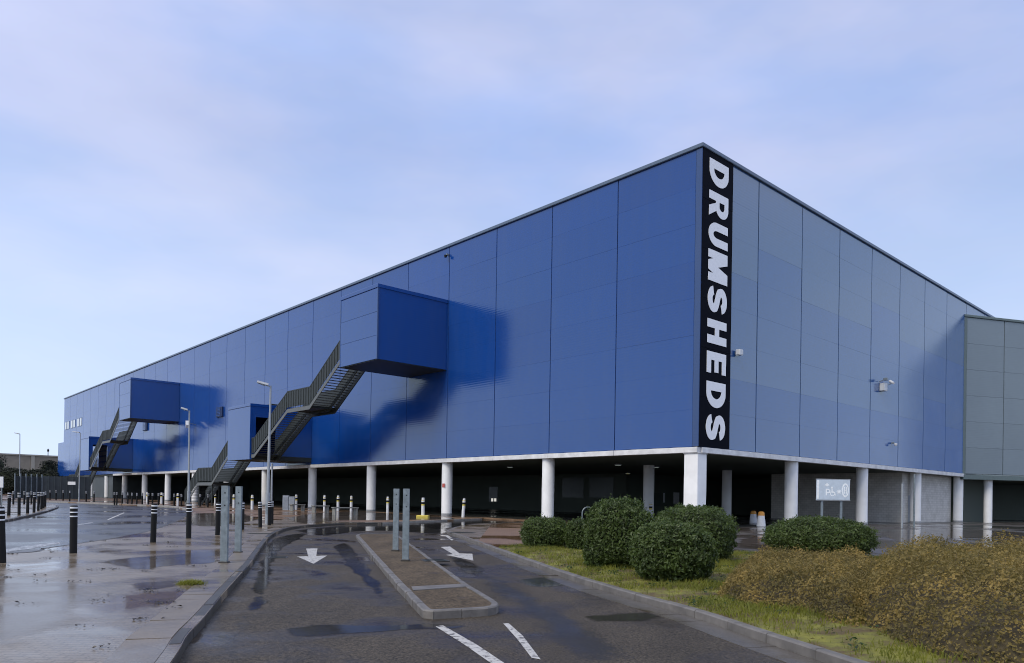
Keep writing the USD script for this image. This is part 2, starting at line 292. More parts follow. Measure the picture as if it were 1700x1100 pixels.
M["glasswhite"] = plain("pale_window", (0.62, 0.68, 0.68), rough=0.15)
M["dimglass"] = plain("dim_window", (0.075, 0.095, 0.085), rough=0.25)
M["signblue"] = plain("faded_blue_sign", (0.50, 0.58, 0.66), rough=0.4, var=0.08)
M["signpale"] = plain("sign_symbol_white", (0.80, 0.84, 0.86), rough=0.45)
M["red"] = plain("red_sticker", (0.5, 0.10, 0.08), rough=0.5)
M["bin"] = plain("pale_grey_cabinet", (0.40, 0.44, 0.48), rough=0.5)
def emit(name, col, k):
    return N_(stage, f"/World/Looks/{name}", {"e": ("emission", {"color": col, "strength": k})}, [], surface="e.emission")
M["lamp_dim"] = emit("ceiling_lamp_glow", (0.85, 0.95, 0.88), 0.13)
M["lamp_bright"] = emit("door_lamp_glow", (1.0, 0.97, 0.9), 0.45)
M["lamp_yellow"] = emit("yellow_lamp_glow", (0.9, 0.75, 0.2), 0.18)
M["block"] = N_(stage, "/World/Looks/pale_blockwork", {
    "tc": ("texture_coordinate", {}), "g": ("geometry", {}), "sp": ("separate_xyz", {}), "ad": ("math", {"math_type": "add"}), "cb": ("combine_xyz", {}),
    "bt": ("brick_texture", {"scale": 1.0, "brick_width": 0.45, "row_height": 0.225, "mortar_size": 0.012, "color1": (0.70, 0.67, 0.62), "color2": (0.62, 0.59, 0.545), "mortar": (0.48, 0.46, 0.42)}),
    "n": ("noise_texture", {"scale": 1.2, "detail": 5.0}), "r": ("rgb_ramp", {"ramp": [(0.3, (0.75, 0.75, 0.72)), (0.7, (1, 1, 1))]}), "m": ("mix_color", {"blend_type": "multiply", "fac": 0.8}),
    "b": ("bump", {"strength": 0.5, "distance": 0.01, "invert": True}), "p": ("principled_bsdf", {"roughness": 0.75})},
    [("tc.object", "sp.vector"), ("sp.x", "ad.value1"), ("sp.y", "ad.value2"), ("ad.value", "cb.x"), ("sp.z", "cb.y"), ("cb.vector", "bt.vector"), ("g.position", "n.vector"), ("n.fac", "r.fac"),
     ("bt.color", "m.a"), ("r.color", "m.b"), ("m.result", "p.base_color"), ("bt.fac", "b.height"), ("b.normal", "p.normal")], surface="p.BSDF")
def worn_paint(name, col, under, cut):
    return N_(stage, f"/World/Looks/{name}", {"g": ("geometry", {}), "n": ("noise_texture", {"scale": 9.0, "detail": 8.0, "roughness": 0.75}),
        "r": ("rgb_ramp", {"ramp": [(cut - 0.03, under), (cut + 0.03, col)]}), "p": ("principled_bsdf", {"roughness": 0.4})},
        [("g.position", "n.vector"), ("n.fac", "r.fac"), ("r.color", "p.base_color")], surface="p.BSDF")
M["marking"] = worn_paint("worn_road_paint", (0.54, 0.52, 0.48), (0.10, 0.09, 0.08), 0.44)
M["marking_faint"] = worn_paint("faint_road_paint", (0.42, 0.43, 0.44), (0.09, 0.09, 0.095), 0.50)

# ================================================================== GROUND
def poly_px(pts, up=0.0): return [tuple(G(x, y, up)[:2]) for x, y in pts]
def sheet(poly, up, thick=None):
    """a flat piece of ground on the gently falling site"""
    polys = getattr(poly, "geoms", [poly]); ms = []
    for g in polys:
        if g.geom_type != "Polygon" or g.area < 1e-4: continue
        v, f = trimesh.creation.triangulate_polygon(g, engine="earcut")
        n = len(v); z = gz(v[:, 0], v[:, 1]) + up
        a = trimesh.Trimesh(np.c_[v, z], f, process=False)
        if a.face_normals[:, 2].sum() < 0: a.invert()
        ms.append(a)
        if thick:
            for ring in (g.exterior, *g.interiors):
                q = np.array(ring.coords); zz = gz(q[:, 0], q[:, 1]) + up
                vv = np.vstack([np.c_[q, zz], np.c_[q, zz - thick]]); k = len(q)
                ff = [(i, i + 1, k + i) for i in range(k - 1)] + [(i + 1, k + i + 1, k + i) for i in range(k - 1)]
                ms.append(trimesh.Trimesh(vv, ff, process=False))
    return trimesh.util.concatenate(ms)
def smooth_line(pts, step=0.5):
    """Catmull-Rom through the points, resampled"""
    p = np.array(pts, float); p = np.vstack([2 * p[0] - p[1], p, 2 * p[-1] - p[-2]]); out = []
    for i in range(1, len(p) - 2):
        for t in np.linspace(0, 1, 12, endpoint=False):
            out.append(0.5 * (2 * p[i] + (p[i + 1] - p[i - 1]) * t + (2 * p[i - 1] - 5 * p[i] + 4 * p[i + 1] - p[i + 2]) * t * t + (-p[i - 1] + 3 * p[i] - 3 * p[i + 1] + p[i + 2]) * t ** 3))
    out.append(p[-2]); return np.array(out)
def kerb(name, line, label, mat, width=0.125, height=0.12, stone=0.915, side=1, lift=0.004, extra=None, closed=False):
    """a row of kerb stones along the line (the road-side edge); side +1 puts the stones to the left of the direction of travel"""
    k = thing(name, label, None, kind="structure"); L = LineString(np.vstack([line, line[:1]]) if closed else line); n = max(1, int(round(L.length / stone)))
    for i in range(n):
        a, b = L.length * i / n + 0.004, L.length * (i + 1) / n - 0.004
        s = np.array([L.interpolate(t).coords[0] for t in np.linspace(a, b, 3)]); tan = np.gradient(s, axis=0); tan /= np.linalg.norm(tan, axis=1)[:, None]
        nor = np.c_[-tan[:, 1], tan[:, 0]] * side; dz = rng.normal(0, 0.003); dn = rng.normal(0, 0.004)
        prof = [(-0.003 + dn, -height - 0.12), (-0.003 + dn, lift - 0.018), (0.015 + dn, lift), (width, lift), (width, -height - 0.12)]
        v = np.array([[*(s[j] + nor[j] * w), gz(*s[j]) + z + dz] for j in range(3) for w, z in prof]); m = len(prof); f = []
        for j in range(2):
            for q in range(m - 1):
                a0, a1, b0, b1 = j * m + q, j * m + q + 1, (j + 1) * m + q, (j + 1) * m + q + 1
                f += [(a0, b0, a1), (a1, b0, b1)]
        for j, sg in ((0, 1), (2, -1)):
            for q in range(1, m - 1):
                t = (j * m, j * m + q, j * m + q + 1); f.append(t if sg > 0 else t[::-1])
        tm = trimesh.Trimesh(v, f, process=False)
        if tm.volume < 0: tm.invert()
        obj("kerb_stone", tm, mat, k)
    return k

# the middle road, its two kerbs, and the loop round the island
LK = [(282, 1100), (310.6, 1054), (339, 1023), (367, 989), (395, 957), (418, 931), (445, 892.5), (460, 882), (482, 875), (520, 870.5), (570, 868), (635, 866.8)]
lk = poly_px(LK)
d0 = np.array(lk[0]) - np.array(lk[2]); d0 /= np.linalg.norm(d0)
lk = [tuple(np.array(lk[0]) + d0 * 12), tuple(np.array(lk[0]) + d0 * 5)] + lk
left_kerb = smooth_line(lk)
RK = [(742, 885.5), (765, 894), (832, 919.4), (923.5, 954.5), (1015, 985.5), (1150, 1025.5), (1247, 1059.5), (1344, 1092)]
rk = poly_px(RK, -0.12)
nose = poly_px([(872, 866.2), (820, 868.5), (782, 871), (760, 873.8), (747, 878)])
d1 = np.array(rk[-1]) - np.array(rk[-3]); d1 /= np.linalg.norm(d1)
rk_all = nose + rk + [tuple(np.array(rk[-1]) + d1 * 4), tuple(np.array(rk[-1]) + d1 * 12)]
right_kerb = smooth_line(rk_all)
far_mid = poly_px([(635, 866.8), (690, 864.6), (740, 862.4), (800, 860)])
far_kerb = smooth_line(far_mid)
in_a, in_b = bw(0.0, 19.5)[:2], bw(0.0, 13.2)[:2]
mid_road = Polygon([*left_kerb, *far_kerb[1:], tuple(in_a), tuple(in_b), *right_kerb]).buffer(0)
# the road on the left
near_l = poly_px([(0, 918), (75, 909), (148, 898.5), (200, 890.5), (244, 881), (276, 870.5), (303, 859), (312, 850)])
near_l = [tuple(np.array(near_l[0]) + np.array([-14.0, -1.2])), tuple(np.array(near_l[0]) + np.array([-6.0, -0.5]))] + near_l
near_left = smooth_line(near_l)
far_left = smooth_line(poly_px([(312, 850), (313, 846), (296, 842), (274.7, 839.5), (190.6, 836), (120, 833.3), (60, 831.2), (0, 830.2), (-120, 829)]))
isl_l = smooth_line(poly_px([(-260, 871), (-100, 868), (0, 863.5), (45, 855.5), (80, 847), (96, 841.3), (95, 838), (80, 835.6), (40, 834.5), (-120, 834), (-260, 834)]))
left_road = Polygon([*near_left, *far_left[1:], tuple(far_left[-1] + np.array([-60, 0])), tuple(near_left[0] + np.array([-160, 0]))]).buffer(0)
left_island = Polygon(isl_l).buffer(0)
isl = smooth_line(poly_px([(591, 888), (640, 946), (676, 985), (697, 1007), (704, 1012), (714, 1013.8), (760, 1011.6), (815, 1008.2), (824, 1006.5), (828.5, 1002), (822, 996), (776.5, 969), (738, 942), (690, 908), (662, 889), (654, 886), (600, 886), (591, 888)]))
island = Polygon(isl).buffer(0)
under_foot = Polygon([tuple(bw(x, y)[:2]) for x, y in ((0.25, 0.25), (100, 0.25), (100, 168), (0.25, 168))])
vb = poly_px([(838, 907.5), (866, 903), (940, 903), (1100, 906), (1222, 917), (1300, 921), (1450, 925), (1600, 921), (1760, 915), (2100, 930)])
verge_line = [p for p in right_kerb if p[1] < G(834, 908)[1]]
verge = Polygon([*[tuple(p) for p in verge_line], (14, -8), *vb[::-1]]).buffer(0)
all_ground = sbox(-140, -14, 130, 190)
roads = unary_union([mid_road, left_road])
paving = all_ground.difference(unary_union([roads, verge, under_foot]))
near_pave = paving.intersection(sbox(-140, -14, -1.2, 43)); far_pave = paving.difference(sbox(-140, -14, -1.2, 43))
# brown paving lies nearer the building
brown_cut = Polygon(poly_px([(312, 847), (428, 868), (477, 874), (640, 868), (720, 866), (720, 700)])) if False else None
obj("ground", sheet(sbox(-1800, -300, 1800, 2600), -0.30), M["ground"], kind="structure", label="far tarmac running out to the horizon")
obj("road", sheet(mid_road, -0.12), M["asphalt"], kind="structure", label="wet dark tarmac lanes looping round the narrow island")
obj("road", sheet(left_road.difference(left_island.buffer(-0.05)), -0.12), M["asphalt_pale"], kind="structure", label="pale wet road curving away on the left")
obj("pavement", sheet(near_pave.difference(left_island), 0.0, 0.25), M["paving"], kind="structure", label="wet block pavement with puddles beside the black bollards")
fc = sbox(6.5, -14, 130, 190)
obj("pavement", sheet(far_pave.difference(fc), 0.0, 0.25), M["brown"], kind="structure", label="brown wet paving in front of the warehouse columns")
obj("pavement", sheet(far_pave.intersection(fc), 0.0, 0.25), M["forecourt"], kind="structure", label="grey wet forecourt right of the bushes")
obj("pavement", sheet(left_island, 0.0, 0.25), M["paving"], kind="structure", label="pale paved island at the far left edge")
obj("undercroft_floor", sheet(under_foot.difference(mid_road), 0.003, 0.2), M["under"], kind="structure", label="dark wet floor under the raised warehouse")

kerb("kerb", left_kerb, "dark wet kerb curving along the left pavement", M["kerb_dark"], side=1)
kerb("kerb", right_kerb, "grey kerb of long stones beside the grass verge", M["kerb"], side=1)
kerb("kerb", far_kerb, "low kerb of the far pavement before the columns", M["kerb_pale"], side=1, height=0.1)
kerb("kerb", far_left, "pale far kerb of the road on the left", M["kerb_pale"], side=-1, height=0.12, width=0.3, lift=0.03, stone=1.8)
kerb("kerb", near_left[6:], "dark low kerb on the near side of the left road", M["kerb_dark"], side=-1, height=0.12)
kerb("kerb", isl_l[10:-14], "dark kerb round the paved island at far left", M["kerb_dark"], side=1, height=0.12, width=0.2)

# channel blocks along the right kerb, and the row of edge slabs along the left kerb
def strip(line, w0, w1, up, name, label, mat, piece, gap=0.006, jit=0.002, maxn=290, thick=0.06):
    k = thing(name, label, None, kind="structure"); L = LineString(line); n = min(maxn, int(L.length / piece))
    for i in range(n):
        a, b = piece * i + gap / 2, piece * (i + 1) - gap / 2
        s = np.array([L.interpolate(t).coords[0] for t in (a, b)]); tn = (s[1] - s[0]) / np.linalg.norm(s[1] - s[0]); nr = np.array([-tn[1], tn[0]])
        q = [s[0] + nr * w0, s[1] + nr * w0, s[1] + nr * w1, s[0] + nr * w1]; z = up + rng.normal(0, jit); tz = rng.normal(0, jit, 4)
        v = [[*p, gz(*p) + z + tz[j]] for j, p in enumerate(q)] + [[*p, gz(*p) + z - thick] for p in q]
        tm = trimesh.Trimesh(v, [(0, 1, 2), (0, 2, 3), (4, 6, 5), (4, 7, 6), (0, 4, 5), (0, 5, 1), (1, 5, 6), (1, 6, 2), (2, 6, 7), (2, 7, 3), (3, 7, 4), (3, 4, 0)], process=False)
        if tm.volume < 0: tm.invert()
        obj(name.split("_")[0] + "_slab", tm, mat, k)
rkl = np.array([p for p in right_kerb if p[1] < 31])
strip(rkl[::-1], 0.012, 0.42, -0.112, "channel_blocks", "pale channel blocks along the right kerb", M["channel"], 0.6)
lkl = np.array([p for p in left_kerb if -3 < p[1] < 34])
strip(lkl, 0.135, 0.58, 0.006, "edging_slabs", "row of edge slabs along the left kerb", M["slab"], 0.6)

# the narrow island
isl_k = kerb("traffic_island", isl[::-1] if Polygon(isl).exterior.is_ccw is False else isl, "narrow raised island of mossy blocks between two lanes", M["kerb"], side=1, height=0.12, width=0.11, stone=0.42)
obj("island_paving", sheet(island.buffer(-0.105), -0.012), M["island"], isl_k)
ic = poly_px([(692, 985), (690, 974), (770, 971), (786, 980)])
def quad_prism(pts, z0, z1):
    p = Polygon(pts); m = sheet(p, z1, z1 - z0); return m
for a in ([(686, 979.5), (683, 973.5), (768, 969), (775, 973.5)],):
    obj("cover_frame", quad_prism(poly_px(a), -0.02, 0.004), M["kerb"], isl_k)

# painted road markings
def mark(label, px, mat="marking", up=-0.12, name="road_marking", group=None):
    obj(name, sheet(Polygon(poly_px(px, up)).buffer(0), up + 0.004), M[mat], kind="structure", label=label)
q8 = lambda pts: [(400 + x / 3.4, 820 + y / 3.4) for x, y in pts]
mark("white arrow in the left lane pointing towards the viewer", q8([(368, 308), (432, 306), (425, 350), (487, 347), (410, 394), (316, 352), (380, 351)]), name="road_arrow")
mark("white arrow in the right lane pointing ahead to the right", q8([(1128, 299), (1180, 296), (1234, 335), (1306, 337), (1312, 376), (1158, 344), (1196, 339)]), name="road_arrow")
mark("left of the two broken white lines ahead of the island", q8([(1098, 748), (1140, 742), (1330, 850), (1494, 960), (1570, 1010), (1480, 1010), (1410, 955), (1260, 850)]))
mark("right of the two broken white lines ahead of the island", q8([(1480, 731), (1510, 729), (1590, 800), (1692, 935), (1640, 925), (1560, 820)]))
mark("short white edge mark by the start of the right kerb", q8([(1150, 236), (1166, 232), (1206, 256), (1190, 262)]))
mark("white centre dash on the left road", [(177.6, 862.4), (180, 863), (207, 851.2), (205, 850.6)])
mark("second worn dash on the left road", [(127, 870.6), (128, 872), (155, 867.6), (154, 866.6)], "marking_faint")
mark("worn white edge line with painted wet glare beside the nearest bollards", [(-20, 916), (-20, 920), (50, 911), (100, 902), (98, 899.6), (45, 906)], "marking_faint")  # glare on the wet road is painted in together with the worn line

# standing rain water
import shapely
from scipy.spatial import Delaunay
def puddle(px, label, up, clip, mat, seed, amp=0.16, wide=0.45):
    q = smooth_line(poly_px([*px, px[0]], up)); L = LineString(q); n = int(L.length / 0.06); r = np.array([L.interpolate(t).coords[0] for t in np.linspace(0, L.length, n, endpoint=False)])
    tn = np.roll(r, -1, 0) - np.roll(r, 1, 0); tn /= np.linalg.norm(tn, axis=1)[:, None] + 1e-9; nr = np.c_[-tn[:, 1], tn[:, 0]]
    d = (meshkit.fbm(np.c_[r[:, 0] * 1.6, r[:, 1] * 0.9, np.full(n, seed * 3.1)], 5, seed) - 0.5) * 2 * amp * 2.2
    pg = Polygon(r + nr * d[:, None]).buffer(0).intersection(clip)
    pg = max(getattr(pg, "geoms", [pg]), key=lambda g: g.area); a, b, c, e = pg.bounds; st = 0.11
    xs, ys = np.meshgrid(np.arange(a, c, st), np.arange(b, e, st)); pt = np.c_[xs.ravel(), ys.ravel()]; pt = pt[shapely.contains_xy(pg.buffer(-0.04), pt[:, 0], pt[:, 1])]
    rg = np.array([pg.exterior.interpolate(t).coords[0] for t in np.arange(0, pg.length, 0.12)]); vp_ = np.vstack([rg, pt])
    tr = Delaunay(vp_).simplices; cn = vp_[tr].mean(1); tr = tr[shapely.contains_xy(pg, cn[:, 0], cn[:, 1])]
    m = trimesh.Trimesh(np.c_[vp_, gz(vp_[:, 0], vp_[:, 1]) + up + 0.003], tr, process=False)
    if m.face_normals[:, 2].sum() < 0: m.invert()
    pr = obj("puddle", m, M[mat], kind="structure", label=label)
    sd = np.clip(shapely.distance(pg.exterior, shapely.points(vp_)) / wide, 0, 1)
    UsdGeom.PrimvarsAPI(pr).CreatePrimvar("soft", Sdf.ValueTypeNames.FloatArray, "vertex").Set(Vt.FloatArray.FromNumpy(sd.astype(np.float32)))
rd = mid_road.difference(island.buffer(0.01)).buffer(-0.02)
for i, (px, lb) in enumerate([
    ([(447, 899), (470, 889), (507, 885), (500, 893), (472, 908), (457, 935), (450, 962), (443, 1000), (416, 1013), (412, 992), (425, 952), (437, 916)], "long dark puddle in the left gutter reflecting the lamp post"),
    ([(485, 880), (560, 873), (640, 870), (735, 868), (742, 880), (738, 886), (690, 884), (655, 881), (600, 882), (540, 889), (510, 884)], "broad dark puddle across the head of the loop"),
    ([(552, 906), (575, 902), (600, 927), (626, 962), (640, 985), (628, 990), (604, 968), (574, 940)], "damp dark streak left of the island"),
    ([(470, 1042), (540, 1036), (640, 1037), (700, 1034), (780, 1037), (760, 1044), (660, 1048), (560, 1056), (482, 1057)], "wide flat puddle just in front of the island"),
    ([(745, 925), (770, 925), (802, 945), (792, 954), (762, 948)], "small bright puddle right of the island by the arrow"),
    ([(850, 962), (940, 956), (962, 970), (885, 976)], "thin dark puddle in the right lane"),
    ([(960, 1021), (1080, 1015), (1102, 1028), (985, 1034)], "thin dark puddle near the right kerb"),
    ([(690, 868), (760, 864), (850, 862), (858, 866), (790, 869), (735, 878), (700, 874)], "puddle where the lane runs in under the building"),
    ([(772, 936), (840, 962), (920, 1000), (1000, 1045), (1062, 1090), (965, 1097), (900, 1060), (842, 1012), (792, 968)], "long blue sheen of water down the right lane"),
    ([(330, 1092), (352, 1060), (385, 1026), (410, 1018), (432, 1022), (425, 1060), (400, 1096)], "dark gutter water by the left kerb in the foreground")]):
    puddle(px, lb, -0.12, rd, "sheen" if i in (8, 9) else "puddle", 70 + i, 0.07 if i not in (1, 7) else 0.16, 0.9 if i in (8, 9) else 0.22 if i in (0, 2, 3) else 0.4)
for i, (px, lb) in enumerate([
    ([(470, 860), (530, 851), (600, 849), (700, 856), (752, 860), (735, 862.5), (640, 863), (560, 864.5), (500, 868)], "wide mirror puddle before the benches"),
    ([(318, 852), (400, 853), (425, 862), (380, 871), (330, 873), (306, 866)], "brown puddle in front of the lower stairs"),
    ([(150, 932), (240, 924), (330, 915), (366, 914), (352, 932), (290, 938), (250, 945), (190, 943)], "dark puddle on the left pavement between bollards and posts"),
    ([(-60, 962), (60, 955), (150, 968), (205, 990), (165, 1012), (120, 1050), (20, 1085), (-60, 1080)], "large pale puddle mirroring the sky at bottom left"),
    ([(210, 968), (290, 962), (300, 972), (240, 980)], "small puddle by the grass tuft"),
    ([(215, 1000), (290, 990), (300, 1000), (240, 1012)], "shallow puddle beside the edge slabs"),
    ([(1455, 884), (1540, 878), (1640, 880), (1720, 886), (1720, 897), (1610, 893), (1500, 900)], "shallow water lying before the pale block room"),
    ([(1225, 895), (1262, 890), (1268, 900), (1235, 906)], "small puddle between the round bushes and the dome bush")]):
    puddle(px, lb, 0.0, paving.buffer(-0.6) if i in (3, 4, 5) else paving.buffer(-0.15), "film" if i == 3 else "puddle_paving", 90 + i, 0.22, 0.9 if i == 3 else 0.4)

# verge of soil and moss behind the right kerb
def inside_grid(poly, step):
    a, b, c, d = poly.bounds; xs, ys = np.meshgrid(np.arange(a, c, step), np.arange(b, d, step)); return xs, ys
import shapely
def verge_z(x, y):
    P = np.c_[x, y, np.zeros(len(x))]; e = shapely.distance(verge.exterior, shapely.points(x, y))
    return gz(x, y) + 0.0 + np.minimum(1, e / 0.8) * (0.02 + 0.09 * meshkit.fbm(P * 0.9, 4, 3)) - 0.012
vin = verge.buffer(-0.12)
xs, ys = inside_grid(vin, 0.16)
pt = np.c_[xs.ravel(), ys.ravel()]; keep = shapely.contains_xy(vin, pt[:, 0], pt[:, 1])
ring = np.array([vin.exterior.interpolate(t).coords[0] for t in np.arange(0, vin.exterior.length, 0.3)])
vp = np.vstack([pt[keep], ring])
from scipy.spatial import Delaunay
tri = Delaunay(vp).simplices; cen = vp[tri].mean(1); tri = tri[shapely.contains_xy(vin, cen[:, 0], cen[:, 1])]
vm = trimesh.Trimesh(np.c_[vp, verge_z(vp[:, 0], vp[:, 1])], tri, process=False)
if vm.face_normals[:, 2].sum() < 0: vm.invert()
obj("verge", vm, M["soil"], smooth=True, kind="structure", label="mossy earth verge behind the right kerb")

# ================================================================== WAREHOUSE (frame: X along the right front, Y along the left front, Z up)
LEN_L, LEN_R = 168.7, 100.0
W = thing("warehouse", "huge blue metal clad warehouse raised on white columns", "warehouse", C0, ROTB)
zc = ZT - 0.25
def panel_box(axis, a0, a1, z0, z1, d_out, d_in, tilt=0.003):
    """a cladding sheet on the X=0 side ('Y' axis) or the Y=0 side ('X' axis), each one bowed and tilted a hair differently"""
    o = d_out + rng.normal(0, tilt, 4); e = 0.003
    c = [(a0, z0), (a1, z0), (a1, z1), (a0, z1)]; ci = [(a0 + e, z0 + e), (a1 - e, z0 + e), (a1 - e, z1 - e), (a0 + e, z1 - e)]
    f = lambda a, z, d: (-d, a, z) if axis == "Y" else (a, -d, z)
    v = [f(*ci[k], o[k]) for k in range(4)] + [f(*c[k], o[k] - e) for k in range(4)] + [f(*c[k], -d_in) for k in range(4)]
    t = [(0, 1, 2), (0, 2, 3)]
    for b in (0, 4):
        for k in range(4): t += [(b + k, b + 4 + k, b + (k + 1) % 4), (b + (k + 1) % 4, b + 4 + k, b + 4 + (k + 1) % 4)]
    m = trimesh.Trimesh(v, t, process=False)
    n = m.face_normals[0]; want = np.array([-1, 0, 0]) if axis == "Y" else np.array([0, -1, 0])
    if n @ want < 0: m.invert()
    return m
rows = np.linspace(ZB, zc, 9)
tones = ["blue", "blue_b", "blue_c"]
wl = obj("wall", MB().box((0.055, 0.3, ZB), (0.35, LEN_L, ZT - 0.1)), M["joint"], W, label="long left front of the warehouse")
seamsL = [0.42] + [OL_ for OL_ in (6.324 + 6 * np.arange(0, 27))] + [LEN_L]
for i in range(len(seamsL) - 1):
    a0, a1 = seamsL[i] + (0.035 if i else 0), seamsL[i + 1] - 0.035
    for j in range(8):
        obj("panel", panel_box("Y", a0, a1, rows[j] + 0.0004, rows[j + 1] - 0.0004, 0.0, 0.05), M[tones[rng.choice(3, p=(.8, .1, .1))]], wl)
wr = obj("wall", MB().box((0.42, 0.055, ZB), (LEN_R, 0.35, ZT - 0.1)), M["joint"], W, label="right front of the warehouse")
seamsR = [0.42] + [v for v in (6.543 + 6 * np.arange(0, 9))]
rowtone = ["faded_c", "faded_c", "faded", "faded", "faded", "faded_b", "faded_b", "faded_b"]  # panel tones row by row, with the painted sky reflection mixed in
for i in range(len(seamsR) - 1):
    a0, a1 = seamsR[i] + (0.04 if i else 0), seamsR[i + 1] - 0.05
    for j in range(8):
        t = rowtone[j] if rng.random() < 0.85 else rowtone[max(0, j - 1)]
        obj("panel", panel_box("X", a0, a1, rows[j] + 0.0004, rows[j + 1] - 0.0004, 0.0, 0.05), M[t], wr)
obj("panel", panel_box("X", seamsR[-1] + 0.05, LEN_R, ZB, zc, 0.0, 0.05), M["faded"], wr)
obj("corner_trim", MB().box((-0.03, -0.03, ZB), (0.40, 0.40, zc), 0.02), M["blue_trim"], W)
cop = MB()
obj("roof_coping", MB().box((-0.14, -0.14, ZT - 0.24), (0.5, LEN_L + 0.1, ZT), 0.03), M["coping"], W)
obj("roof_coping", MB().box((0.5, -0.14, ZT - 0.24), (LEN_R, 0.5, ZT), 0.03), M["coping"], W)
obj("roof", MB().box((0.35, 0.35, ZT - 0.9), (LEN_R, LEN_L, ZT - 0.5)), M["coping"], W)
obj("wall", MB().box((0.36, LEN_L - 0.3, ZB), (LEN_R, LEN_L, ZT - 0.1)), M["blue"], W)
obj("wall", MB().box((LEN_R - 0.3, 0.36, ZB), (LEN_R, LEN_L - 0.31, ZT - 0.1)), M["blue"], W)
# foot of the cladding
fl = MB()
for i, (a0, a1) in enumerate([(0.0, 6.3)] + [(6.324 + 6 * k, 6.324 + 6 * (k + 1)) for k in range(0, 20)]):
    obj("fascia", MB().box((-0.10, a0 + 0.006, ZS), (0.30, a1 - 0.006, ZB - 0.035), 0.015), M["fascia"], W)
for i, (a0, a1) in enumerate([(0.306, 6.54)] + [(6.543 + 6 * k, 6.543 + 6 * (k + 1)) for k in range(0, 7)]):
    obj("fascia", MB().box((a0 + 0.006, -0.10, ZS), (a1 - 0.006, 0.30, ZB - 0.035), 0.015), M["fascia"], W)
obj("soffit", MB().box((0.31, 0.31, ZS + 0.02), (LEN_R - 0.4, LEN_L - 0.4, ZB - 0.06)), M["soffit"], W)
obj("soffit_edge", MB().box((0.02, 0.31, ZB - 0.06), (0.3, LEN_L - 0.4, ZB - 0.001)).box((0.31, 0.02, ZB - 0.06), (LEN_R - 0.4, 0.3, ZB - 0.001)), M["joint"], W)
# columns
def column(X, Y):
    m = MB().lathe([(0, -0.7), (0.45, -0.7), (0.45, ZS + 0.02), (0, ZS + 0.02)], (X, Y, 0), 28)
    c = obj("column", m, M["column"], W, smooth=40)
    zg = gz(*bw(X, Y)[:2])
    obj("column_base", MB().lathe([(0.452, -0.2), (0.465, -0.2), (0.465, 0.16), (0.452, 0.17)], (X, Y, zg), 28), M["column_foot"], c, smooth=40); return c
cc = obj("column", MB().box((0.02, 0.02, -0.6), (0.98, 0.98, ZS - 0.06), 0.03), M["column"], W, label="square white corner column")
obj("column_head", MB().box((-0.02, -0.02, ZS - 0.06), (1.02, 1.02, ZS + 0.02), 0.01), M["fascia"], cc)
for k in range(12):
    c = column(0.55, 12.9 + 12 * k)
    if k == 1:
        obj("sticker", MB().box((-0.005 + 0.08, 24.62, 2.3), (0.098, 24.95, 2.62)), M["red"], c)
for k in range(4): column(12.5 + 12 * k, 0.55)
for X, Y in [(12.4, 12.9), (24.4, 12.9)]: column(X, Y)
# dark ground-floor core set far back, and the far ground floor
CORE = 27.0
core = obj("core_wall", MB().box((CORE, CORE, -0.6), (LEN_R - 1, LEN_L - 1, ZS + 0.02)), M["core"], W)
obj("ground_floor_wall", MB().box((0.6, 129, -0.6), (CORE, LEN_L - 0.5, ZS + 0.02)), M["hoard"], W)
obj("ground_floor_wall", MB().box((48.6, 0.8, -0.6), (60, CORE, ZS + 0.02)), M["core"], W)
def core_pt(px, py):
    d = ray(px, py); t = (dr @ (C0 - E0) + CORE) / (dr @ d); P = wb(E0 + d * t)
    t2 = (dl @ (C0 - E0) + CORE) / (dl @ d); P2 = wb(E0 + d * t2)
    return (P, "L") if P[1] > CORE else (P2, "R")
def core_panel(name, px0, py0, px1, py1, mat, inset=0.03, **kw):
    a, s = core_pt(px0, py0); b, _ = core_pt(px1, py1)
    if s == "L": m = MB().box((CORE - inset, a[1], a[2]), (CORE - 0.002, b[1], b[2]))
    else: m = MB().box((a[0], CORE - inset, a[2]), (b[0], CORE - 0.002, b[2]))
    return obj(name, m, mat, W, **kw)
core_panel("window", 934, 793, 969, 826, M["dimglass"])
core_panel("window", 979, 792, 1018, 826, M["dimglass"])
core_panel("doorway", 812, 808, 826, 833, M["dimglass"])
core_panel("door_lamp", 816, 827, 819, 832, M["lamp_bright"], 0.06)  # small glowing spots in the doorway
core_panel("door_lamp", 821, 827, 824, 832, M["lamp_bright"], 0.06)
core_panel("poster", 1118, 817, 1127, 836, M["white"], 0.04)
core_panel("poster", 1101, 818, 1103, 834, M["signpale"], 0.04)
core_panel("doorway", 1083, 818, 1096, 840, M["dimglass"])
def soffit_pt(px, py):
    d = ray(px, py); t = (ZS - EYE) / d[2]; return wb(E0 + d * t)
for (x, y, m_) in [(1026, 770.5, "lamp_dim"), (1089, 774.5, "lamp_dim"), (1024, 791.5, "lamp_dim"), (884, 789.5, "lamp_dim"), (651, 780.5, "lamp_dim"), (1066.5, 811, "lamp_dim"), (1190, 785, "lamp_dim"), (1228, 803, "lamp_dim"), (1277, 803, "lamp_dim"), (596, 793, "lamp_yellow"), (1143, 777, "lamp_dim")]:
    P = soffit_pt(x, y)
    if not (0.5 < P[0] < 95 and 0.5 < P[1] < 120): continue
    P[:2] = np.minimum(P[:2], 26)
    f = obj("ceiling_light", MB().lathe([(0, ZS - 0.06), (0.30, ZS - 0.06), (0.32, ZS + 0.02), (0, ZS + 0.02)], (P[0], P[1], 0), 16), M["lamp_grey"], W)
    obj("diffuser", MB().lathe([(0, ZS - 0.10), (0.2, ZS - 0.095), (0.26, ZS - 0.062), (0, ZS - 0.062)], (P[0], P[1], 0), 16), M[m_], f)
